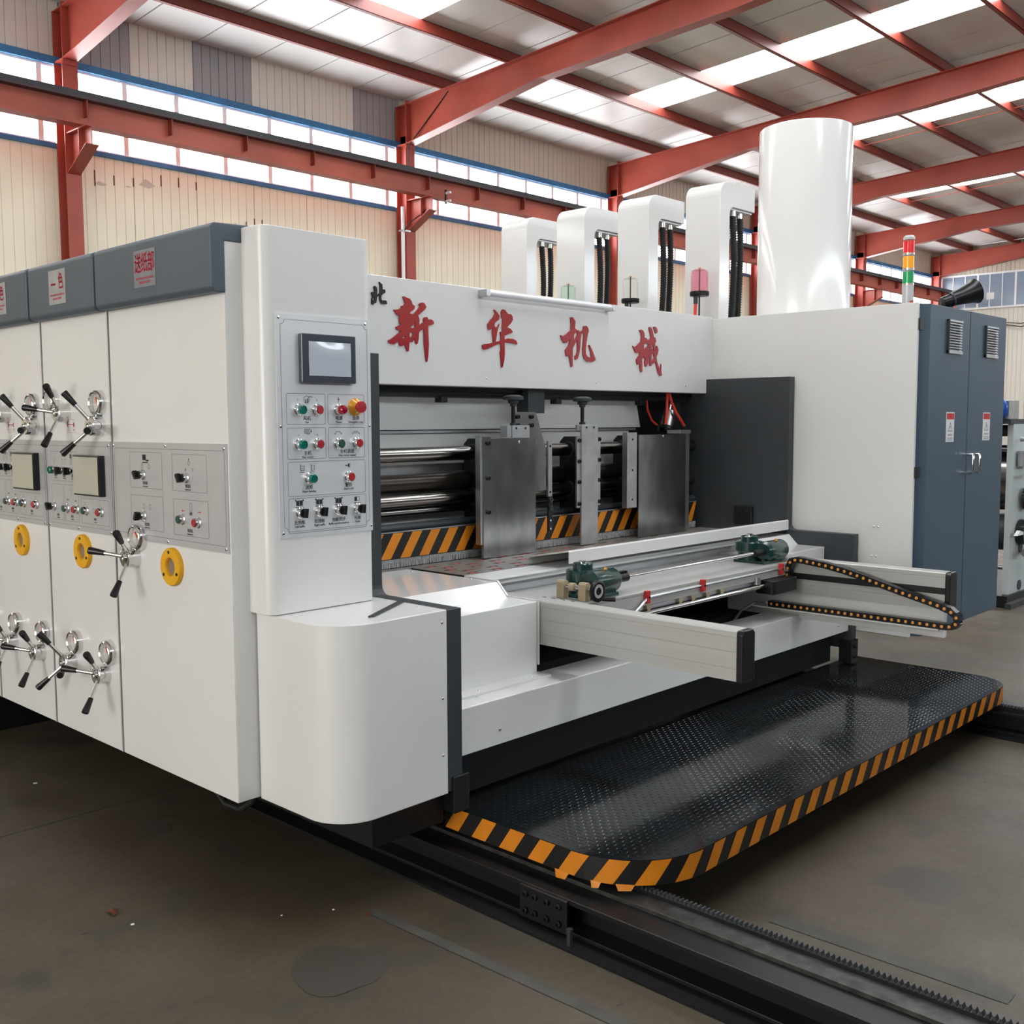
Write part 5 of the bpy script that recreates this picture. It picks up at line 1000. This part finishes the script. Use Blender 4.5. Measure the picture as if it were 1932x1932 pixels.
# cable drag chain with its shelf
dc = thing('cable_chain', (4.80, 2.25, 0.64), 'black cable drag chain with orange pins beside the right arm', 'cable chain')
path = [(2.608, 0.800), (2.603, 0.850), (2.585, 0.890), (2.55, 0.898), (2.50, 0.893), (2.398, 0.882), (2.30, 0.864), (2.232, 0.848), (2.12, 0.818), (2.021, 0.792), (1.92, 0.768), (1.84, 0.748), (1.785, 0.728), (1.757, 0.704), (1.752, 0.680), (1.768, 0.660), (1.80, 0.654), (1.90, 0.655), (2.1, 0.656), (2.4, 0.657), (2.735, 0.657)]
seg = []; acc = 0.0
for (ya, za), (yb_, zb_) in zip(path[:-1], path[1:]): seg.append((acc, math.hypot(yb_-ya, zb_-za), ya, za, yb_, zb_)); acc += seg[-1][1]
def at_s(s):
    for a, l, ya, za, yb_, zb_ in seg:
        if s <= a+l+1e-9: f = (s-a)/l; return ya+(yb_-ya)*f, za+(zb_-za)*f, math.atan2(zb_-za, yb_-ya)
    return (*path[-1], 0.0)
LK = 0.0335; nl = int(acc/LK)
me_link = MB(); me_link.box(-0.018, 0.018, -0.0195, 0.0195, 0.0105, 0.015); me_link.box(-0.018, 0.018, -0.0195, 0.0195, -0.015, -0.0105)
me_link.prism([(-0.020, -0.010), (-0.013, -0.015), (0.013, -0.015), (0.020, -0.010), (0.020, 0.010), (0.013, 0.015), (-0.013, 0.015), (-0.020, 0.010)], 'y', -0.022, -0.018); me_link.prism([(-0.020, -0.010), (-0.013, -0.015), (0.013, -0.015), (0.020, -0.010), (0.020, 0.010), (0.013, 0.015), (-0.013, 0.015), (-0.020, 0.010)], 'y', 0.018, 0.022)
me_link = me_link.mesh('chain_link', 'blackpl'); me_pin = MB().lathe([(0, 0.0), (0.0074, 0.0), (0.0066, 0.0025), (0, 0.003)], (0, 0, 0), (0, 1, 0), 12).mesh('pin', 'chaindot')
for i in range(nl):
    y, z, a = at_s((i+0.5)*LK)
    W = Matrix.Translation((4.806, y, z)) @ Matrix.Rotation(math.pi/2, 4, 'Z') @ Matrix.Rotation(-a, 4, 'Y')
    l = inst('chain_link', me_link, dc, W); inst('pin', me_pin, l, W @ Matrix.Translation((0, 0.022, 0)))
MB().prism([(4.780, 0.640), (4.780, 0.634), (4.862, 0.634), (4.862, 0.640)], 'y', 1.835, 2.80).build('chain_shelf', 'white', dc)
o = MB().tube([(4.80, 2.735, 0.657), (4.79, 2.79, 0.655), (4.74, 2.84, 0.61), (4.66, 2.88, 0.50), (4.62, 2.89, 0.40)], 0.007, 8).build('signal_cable', 'zinc'); tag(o, 'thin grey cable dropping from the end of the cable chain', 'cable')
# ================================================================ PLATFORM
ZPL, TPL = 0.248, 0.082
def plat_outline(r1=0.30, r2=0.20, n=10, inset=0.0):
    x0, x1, y0, y1 = 2.452+inset, 5.655-inset, 1.770+inset, 2.655
    P = [(x0, y1-inset)]
    for i in range(n+1): t = R(180+90*i/n); P.append((x0+r1+r1*math.cos(t), y0+r1+r1*math.sin(t)))
    for i in range(n+1): t = R(270+90*i/n); P.append((x1-r2+r2*math.cos(t), y0+r2+r2*math.sin(t)))
    P.append((x1, y1-inset)); return P
pf = thing('operator_platform', (4.0, 2.2, ZPL-TPL), 'black tread-plate platform with orange hazard tape round its edge', 'platform')
MB().prism(plat_outline(), 'z', ZPL-TPL, ZPL).build('deck', 'treadplate', pf)
out = plat_outline(); t = MB()
def inside(x, y): return 2.48 < x < 5.63 and 1.795 < y < 2.64 and not (x < 2.752 and y < 2.07 and math.hypot(x-2.752, y-2.07) > 0.275) and not (x > 5.455 and y < 1.97 and math.hypot(x-5.455, y-1.97) > 0.175)
L_, W_ = 0.0120, 0.0026; i = 0; px = 0.0205
for ix in range(160):
    for iy in range(46):
        x = 2.47+ix*px; y = 1.785+iy*px
        if not inside(x, y): continue
        d = (1, 0) if (ix+iy) % 2 else (0, 1)
        t.add([(x-d[0]*L_-d[1]*0, y-d[1]*L_, ZPL), (x+d[1]*W_, y-d[0]*W_, ZPL), (x+d[0]*L_, y+d[1]*L_, ZPL), (x-d[1]*W_, y+d[0]*W_, ZPL), (x-d[0]*L_*0.6, y-d[1]*L_*0.6, ZPL+0.0008), (x+d[0]*L_*0.6, y+d[1]*L_*0.6, ZPL+0.0008)],
              [(0, 1, 4), (1, 2, 5), (1, 5, 4), (2, 3, 5), (3, 0, 4), (3, 4, 5)])
tag(t.build('tread_pattern', 'treadplate', pf), kind='stuff')
# tape: black band with slanted orange stripes wrapped under the edge
PO = []                                                   # dense outline with arc length
src = plat_outline(0.30, 0.20, 16)
for a, b in zip(src[:-1], src[1:]):
    l = math.hypot(b[0]-a[0], b[1]-a[1]); k = max(1, int(l/0.02))
    for q in range(k): PO.append((a[0]+(b[0]-a[0])*q/k, a[1]+(b[1]-a[1])*q/k))
PO.append(src[-1]); S = [0.0]
for a, b in zip(PO[:-1], PO[1:]): S.append(S[-1]+math.hypot(b[0]-a[0], b[1]-a[1]))
def edge(s, off):
    s = min(max(s, 0), S[-1]-1e-6); lo = 0
    for q in range(len(S)-1):
        if S[q] <= s <= S[q+1]: lo = q; break
    f = (s-S[lo])/(S[lo+1]-S[lo]); a, b = PO[lo], PO[lo+1]; x = a[0]+(b[0]-a[0])*f; y = a[1]+(b[1]-a[1])*f
    dx, dy = b[0]-a[0], b[1]-a[1]; l = math.hypot(dx, dy); return x+dy/l*off, y-dx/l*off
tb_ = MB(); NS = 150
for q in range(NS):
    sa, sb2 = 0.04+(S[-1]-0.5)*q/NS, 0.04+(S[-1]-0.5)*(q+1)/NS
    rows = [(0.0008, ZPL-0.001), (0.0012, ZPL-TPL), (-0.02, ZPL-TPL-0.0012)]
    for (o1, z1), (o2, z2) in zip(rows[:-1], rows[1:]):
        A, B, C_, D = edge(sa, o1), edge(sb2, o1), edge(sb2, o2), edge(sa, o2); tb_.add([(*A, z1), (*B, z1), (*C_, z2), (*D, z2)], [(0, 1, 2, 3)])
tp = tb_.build('hazard_tape', 'tapeblack', pf)
t = MB(); s = 0.06
while s < S[-1]-0.75:
    wv = 0.066; lean = 0.055; N = 5
    for q in range(N):
        for e_ in range(3):
            s0 = s+wv*e_/3; s1 = s+wv*(e_+1)/3; f0, f1 = q/N, (q+1)/N
            za, zb_ = ZPL-0.0015-(TPL-0.003)*f0, ZPL-0.0015-(TPL-0.003)*f1
            A, B, C_, D = edge(s0-lean*f0, 0.0022), edge(s1-lean*f0, 0.0022), edge(s1-lean*f1, 0.0022), edge(s0-lean*f1, 0.0022)
            t.add([(*A, za), (*B, za), (*C_, zb_), (*D, zb_)], [(0, 1, 2, 3)])
    s += 0.132
t.build('orange_stripes', 'orange', tp)
for s0, dz, ww in ((0.52, 0.022, 0.06), (0.66, 0.018, 0.035), (0.74, 0.016, 0.06)):     # torn flaps hanging from the corner
    A, B = edge(s0, 0.003), edge(s0+ww, 0.003); C_, D = edge(s0+ww*0.8, 0.010), edge(s0+ww*0.15, 0.008)
    MB().add([(*A, ZPL-TPL+0.004), (*B, ZPL-TPL+0.004), (*C_, ZPL-TPL-dz*0.8), (*D, ZPL-TPL-dz)], [(0, 1, 2, 3)]).build('torn_flap', 'orange', tp)
# ================================================================ RAILS ON THE FLOOR
def rail(x0, x1, rack_x, label, side):
    r = thing('floor_rail', ((x0+x1)/2, 1.2, 0.0), label, 'rail', 'black floor rails'); ya, yb_ = -0.9, 3.75
    MB().box(x0-0.07, x1+0.05, ya, yb_, 0.0, 0.009).build('sole_plate', 'black', r)
    MB().box(x0, x1, ya, yb_, 0.009, 0.022).build('bottom_flange', 'black', r, 0.002)
    MB().box((x0+x1)/2-0.035, (x0+x1)/2+0.035, ya, yb_, 0.022, 0.105).build('web', 'black', r)
    MB().box(x0, x1, ya, yb_, 0.105, 0.122).build('top_flange', 'black', r, 0.002)
    MB().box(rack_x-0.085, rack_x-0.012, ya, yb_, 0.122, 0.136).build('guide_strip', 'railsteel', r, 0.001) if side > 0 else MB().box(rack_x+0.012, rack_x+0.085, ya, yb_, 0.122, 0.136).build('guide_strip', 'railsteel', r, 0.001)
    MB().box(rack_x-0.012, rack_x+0.010, ya, yb_, 0.122, 0.146).build('rack_bar', 'black', r)
    t = MB(); y = ya
    while y < 1.9:
        t.prism([(y, 0.146), (y+0.0125, 0.146), (y+0.0085, 0.157), (y+0.004, 0.157)], 'x', rack_x-0.010, rack_x+0.010); y += 0.0157
    tag(t.build('rack_teeth', 'charcoal', r), kind='stuff')
    return r
rl = rail(2.385, 2.60, 2.566, 'black floor rail with a toothed rack in the left foreground', 1)
jp = MB().box(2.372, 2.386, 2.02, 2.22, 0.012, 0.12).build('joint_plate', 'black', rl, 0.003)
for y in (2.05, 2.10, 2.15, 2.19):
    for z in (0.04, 0.095): inst('bolt', ME_BOLT, jp, onleft(y, z, 2.372))
MB().cyl((2.34, 1.98, 0.009), (2.34, 1.98, 0.06), 0.010, n=8).build('anchor_bolt', 'railsteel', rl)
MB().cyl((2.33, 1.18, 0.009), (2.33, 1.18, 0.05), 0.012, n=8).build('anchor_bolt', 'railsteel', rl)
rail(5.475, 5.70, 5.507, 'black floor rail with a toothed rack at the right, past the platform', -1)

# ================================================================ ON TOP OF THE MACHINE
for k in range(4):
    y0 = 4.017+0.605*k; xl = 6.35
    a = thing('hose_arch', (xl+0.06, y0+0.14, 2.1), ['nearest white hose arch beside the big white drum', 'second nearest white hose arch, behind the pink cylinder', 'third white hose arch, behind the clear cylinder', 'farthest white hose arch, leftmost of the four'][k], 'hose arch', 'white hose arches')
    zt, th, r = 3.255, 0.125, 0.10
    O = [(xl, 2.10), (xl, zt-r)]+[(xl+r-r*math.cos(R(90*i/8)), zt-r+r*math.sin(R(90*i/8))) for i in range(1, 9)]+[(xl+0.46, zt)]
    ri = 0.055; cx, cz = xl+th+ri, zt-0.165-ri
    I = [(xl+0.46, zt-0.165), (cx, zt-0.165)]+[(cx-ri*math.sin(R(90*i/6)), cz+ri*math.cos(R(90*i/6))) for i in range(1, 7)]+[(xl+th, 2.10)]
    MB().prism(O+I, 'y', y0, y0+0.285).build('arch_shell', 'whitegloss', a, 0.004)
    MB().box(xl+0.16, xl+0.45, y0+0.02, y0+0.24, zt-0.178, zt-0.165).build('manifold_plate', 'zinc', a)
    for j, (dx, dy) in enumerate(((0.232, 0.045), (0.345, 0.06))):
        MB().cyl((xl+dx, y0+dy, zt-0.215), (xl+dx, y0+dy, zt-0.178), 0.026, n=12).build('hose_fitting', 'chrome', a)
        P = [(xl+dx+0.012*math.sin(i*0.55+j), y0+dy-0.01*math.sin(i*0.4), zt-0.2-0.95*i/9) for i in range(10)]
        h = MB().tube(P, 0.021, 10); n = 52
        for i in range(n):
            f = i/n*9; q = int(f); w = f-q; c = Vector(P[q]).lerp(Vector(P[min(q+1, 9)]), w); h.cyl(c, c+Vector((0, 0, -0.007)), 0.025, n=10)
        h.build('ribbed_hose', 'hose', a)
for k, (m, lab_) in enumerate((('jar_red', 'pink translucent cylinder on a black base above the header board'), ('jar_clear', 'clear translucent cylinder on a black base above the header board'), ('jar_green', 'pale green translucent cylinder peeking over the tube light'))):
    x, y = 6.2, 4.08+0.592*k
    j = thing('translucent_cylinder', (x, y, 2.16), lab_, 'filter cup', 'translucent cylinders')
    z0 = 2.485
    MB().lathe([(0.058, 0), (0.058, 0.125), (0.052, 0.142), (0.035, 0.15), (0.0, 0.152)], (x, y, z0), n=28).build('bowl', m, j)
    MB().lathe([(0, -0.032), (0.062, -0.032), (0.066, -0.026), (0.066, -0.002), (0.062, 0.0), (0, 0.0)], (x, y, z0), n=28).build('base', 'black', j)
    MB().cyl((x, y, z0), (x, y, z0+0.158), 0.0045, n=8).build('spindle', 'black', j)
    MB().cyl((x+0.0, y, 2.10), (x, y, z0-0.032), 0.006, n=8).build('post', 'black', j)
    MB().cyl((x-0.03, y+0.01, z0-0.085), (x-0.03, y+0.01, z0-0.03), 0.015, n=10).build('valve', 'charcoal', j); MB().tube([(x-0.03, y+0.01, z0-0.085), (x-0.035, y+0.01, z0-0.13), (x-0.05, y+0.01, 2.10)], 0.011, 8).build('supply_hose', 'redhose', j)
    for s in (-1, 1): MB().tube([(x, y, z0+0.155), (x+0.012*s, y, z0+0.162), (x+0.018*s, y, z0+0.150)], 0.003, 6).build('wing_nut', 'amber', j)
dr = thing('dust_drum', (6.2, 3.30, 2.205), 'big white upright drum standing on the right tower', 'drum')
MB().lathe([(0, 0), (0.288, 0), (0.286, 1.205), (0.282, 1.212), (0, 1.212)], (6.2, 3.30, 2.205), n=64).build('drum_body', 'whitegloss', dr)
MB().lathe([(0.290, 0.0), (0.292, 0.0), (0.292, 0.02), (0.289, 0.02)], (6.2, 3.30, 2.205), n=64).build('base_band', 'white', dr)
sl = thing('signal_tower', (5.60, 2.366, 2.212), 'signal tower with red, amber and green lenses on the cabinet top', 'signal light')
W = (5.60, 2.366, 0); z = 2.212
MB().lathe([(0, 0), (0.030, 0), (0.030, 0.105), (0, 0.105)], (5.60, 2.366, z), n=24).build('base', 'plate', sl)
MB().box(5.575, 5.6, 2.333, 2.340, z+0.006, z+0.022).build('brand_tag', 'redpaint', sl)
for i, m in enumerate(('lens_green', 'lens_amber', 'lens_red')):
    zz = z+0.105+i*0.080
    MB().lathe([(0, 0), (0.029, 0), (0.029, 0.062), (0, 0.062)], (5.60, 2.366, zz+0.010), n=24).build('lens', m, sl)
    MB().lathe([(0.0, 0), (0.0305, 0), (0.0305, 0.010), (0, 0.010)], (5.60, 2.366, zz), n=24).build('collar', 'chrome', sl)
MB().lathe([(0, 0), (0.0305, 0), (0.0305, 0.012), (0.022, 0.022), (0, 0.024)], (5.60, 2.366, z+0.105+0.240+0.0), n=24).build('top_cap', 'plate', sl)
hn = thing('alarm_horn', (6.24, 2.38, 2.212), 'black alarm horn lying on the slate cabinet', 'horn')
a, b = Vector((6.175, 2.405, 2.272)), Vector((6.352, 2.285, 2.345)); d = (b-a).normalized(); L = (b-a).length
MB().lathe([(0, -0.002), (0.030, 0), (0.034, 0.01), (0.036, 0.06), (0.040, 0.07), (0.048, 0.12), (0.062, L*0.88), (0.075, L), (0.072, L), (0.058, L*0.86), (0.03, 0.08), (0, 0.07)], a, d, 28).build('horn_body', 'blackpl', hn)
MB().lathe([(0.0375, 0.055), (0.041, 0.055), (0.041, 0.068), (0.0375, 0.068)], a, d, 24).build('clamp_band', 'charcoal', hn)
MB().lathe([(0, 0), (0.016, 0), (0.012, 0.02), (0, 0.024)], a+d*(L*0.72), d, 16).build('centre_cone', 'chrome', hn)
MB().box(6.17, 6.24, 2.36, 2.43, 2.212, 2.25).build('mount', 'black', hn, 0.003)
# ================================================================ MACHINE IN THE RIGHT BACKGROUND
bm_ = thing('background_machine', (9.9, 4.0, 0.0), 'grey-blue roller machine cut by the right picture edge', 'machine')
MB().box(9.25, 11.2, 2.98, 5.4, 0.0, 0.10).build('plinth', 'black', bm_); MB().box(9.20, 11.2, 2.93, 2.98, 0.0, 0.045).build('plinth_edge', 'charcoal', bm_)
MB().box(9.33, 10.9, 3.0, 3.05, 0.10, 1.56).build('side_frame', 'bgframe', bm_, 0.004)
MB().box(9.33, 10.9, 5.2, 5.25, 0.10, 1.56).build('side_frame', 'bgframe', bm_, 0.004)
for z in (0.49, 0.16): MB().cyl((9.60, 2.992, z), (9.60, 3.0, z), 0.045, n=18).build('frame_hole', 'charcoal', bm_)
for x, z, r, m in ((9.62, 1.10, 0.24, 'rollersteel'), (9.60, 1.50, 0.05, 'railsteel'), (9.58, 1.34, 0.035, 'chrome'), (9.60, 0.86, 0.05, 'railsteel'), (9.56, 0.62, 0.16, 'charcoal'), (9.6, 0.30, 0.02, 'zinc')): MB().cyl((x, 3.05, z), (x, 5.2, z), r, n=28).build('roller', m, bm_)
MB().box(9.25, 11, 3.0, 5.2, 1.56, 1.60).build('top_rail', 'charcoal', bm_)
MB().cyl((9.42, 2.97, 1.43), (9.42, 2.70, 1.43), 0.022, n=14).build('shaft_stub', 'zinc', bm_)
MB().rbox(9.40, 9.62, 2.93, 2.99, 1.20, 1.33, 0.02).build('bearing_block', 'zinc', bm_)
g = MB()
for i in range(22): t = 2*math.pi*i/22; g.box(-0.008, 0.008, 0.085, 0.10, -0.015, 0.015, Matrix.Translation((9.60, 2.96, 0.92)) @ Matrix.Rotation(math.pi/2, 4, 'X') @ Matrix.Rotation(t, 4, 'Z'))
g.cyl((9.60, 2.945, 0.92), (9.60, 2.975, 0.92), 0.088, n=26); g.build('gear_wheel', 'charcoal', bm_)
MB().cyl((9.55, 2.93, 0.63), (9.55, 2.99, 0.63), 0.11, n=26).build('black_disc', 'blackpl', bm_)
for a_ in range(4): t = R(45+90*a_); MB().cyl((9.55+0.045*math.cos(t), 2.925, 0.63+0.045*math.sin(t)), (9.55+0.045*math.cos(t), 2.932, 0.63+0.045*math.sin(t)), 0.012, n=8).build('disc_screw', 'zinc', bm_)
MB().tube([(9.56, 2.9, 1.14), (9.42, 2.88, 1.15), (9.40, 2.88, 1.12), (9.46, 2.88, 0.80), (9.53, 2.88, 0.55), (9.60, 2.88, 0.50), (9.8, 2.88, 0.49)], 0.014, 10).build('bent_tube', 'chrome', bm_)
MB().cyl((9.40, 2.9, 0.46), (9.64, 2.9, 0.52), 0.03, n=12).build('lever', 'zinc', bm_)
MB().prism([(9.26, 0.62), (9.34, 0.66), (9.42, 0.645), (9.42, 0.62)], 'y', 2.92, 2.95).build('pointer', 'paper', bm_)
mo = thing('electric_motor', (9.24, 3.10, 1.60), 'small blue electric motor on the background machine', 'motor')
MB().lathe([(0, 0), (0.075, 0), (0.085, 0.02), (0.085, 0.13), (0.10, 0.14), (0.10, 0.16), (0, 0.16)], (9.10, 3.16, 1.685), (0.95, -0.31, 0), 26).build('motor_body', 'bluemotor', mo)
for i in range(6): MB().lathe([(0.085, 0.03+0.016*i), (0.092, 0.03+0.016*i), (0.092, 0.036+0.016*i), (0.085, 0.036+0.016*i)], (9.10, 3.16, 1.685), (0.95, -0.31, 0), 26).build('cooling_fin', 'bluemotor', mo)
MB().box(9.10, 9.24, 3.08, 3.16, 1.60, 1.615).build('motor_foot', 'bluemotor', mo)
MB().box(9.26, 9.50, 3.02, 3.14, 1.60, 1.76).build('coupling_guard', 'zinc', mo, 0.004)
# ================================================================ LITTER ON THE FLOOR
lf = MB(); rd = random.Random(11); n = 9; lv = []
for i in range(n): t = 2*math.pi*i/n; q = 0.017*(1+0.45*math.sin(3*t+1)); lv.append((1.495+q*math.cos(t), 3.22+q*math.sin(t)*1.2, 0.002+rd.uniform(0, 0.010)))
lf.add(lv+[(1.495, 3.22, 0.012)], [[i, (i+1) % n, n] for i in range(n)]); tag(lf.build('dry_leaf', 'leaf'), 'curled brown leaf on the concrete in the left foreground', 'leaf')
for k, (x, y, s, m, lab_) in enumerate(((1.833, 4.67, 0.010, 'paper', 'white paper scrap on the floor below the far side panels'), (1.50, 3.10, 0.007, 'paper', 'tiny pale chip beside the brown leaf'), (2.0, 2.71, 0.005, 'paper', 'tiny white crumb in the middle foreground'), (2.06, 2.60, 0.012, 'leaf', 'small reddish scrap in the middle foreground'), (1.86, 2.80, 0.004, 'paper', 'tiny white speck left of the crumbs'))):
    c = MB().add([(x-s, y-s*0.6, 0.0008), (x+s*0.7, y-s, 0.0012), (x+s, y+s*0.5, 0.0022), (x-s*0.5, y+s*0.8, 0.0015), (x, y, 0.004)], [(0, 1, 4), (1, 2, 4), (2, 3, 4), (3, 0, 4), (3, 2, 1, 0)]); tag(c.build('floor_scrap', m), lab_, 'scrap', 'scraps on the floor')

# ================================================================ SHADE BLOCKERS ACROSS THE AISLE (added out of view to darken the lower front)
for k in range(4):
    x = -3.0+4.2*k
    m = thing('aisle_shade_blocker', (x+1.9, -3.4, 0.0), 'dark grey machine-shaped blocker added across the aisle to shade the feeder front, %s one from the gate' % ORD[k], 'machine', 'added shade blockers across the aisle')
    MB().box(x, x+3.9, -4.2, -2.7, 0.15, 2.25).build('housing', 'charcoal', m, 0.01)
    MB().prism([(-4.2, 2.25), (-2.7, 2.25), (-2.8, 2.6), (-4.1, 2.6)], 'x', x, x+3.9).build('hood', 'hood', m, 0.01)
    for i in range(4):
        for y in (-4.1, -2.8): MB().box(x+0.1+1.2*i, x+0.2+1.2*i, y-0.05, y+0.05, 0.0, 0.15).build('foot', 'black', m)
    for i in range(3): MB().box(x+0.15+1.25*i, x+1.3+1.25*i, -2.7, -2.685, 0.35, 2.1).build('door', 'charcoal', m, 0.004)
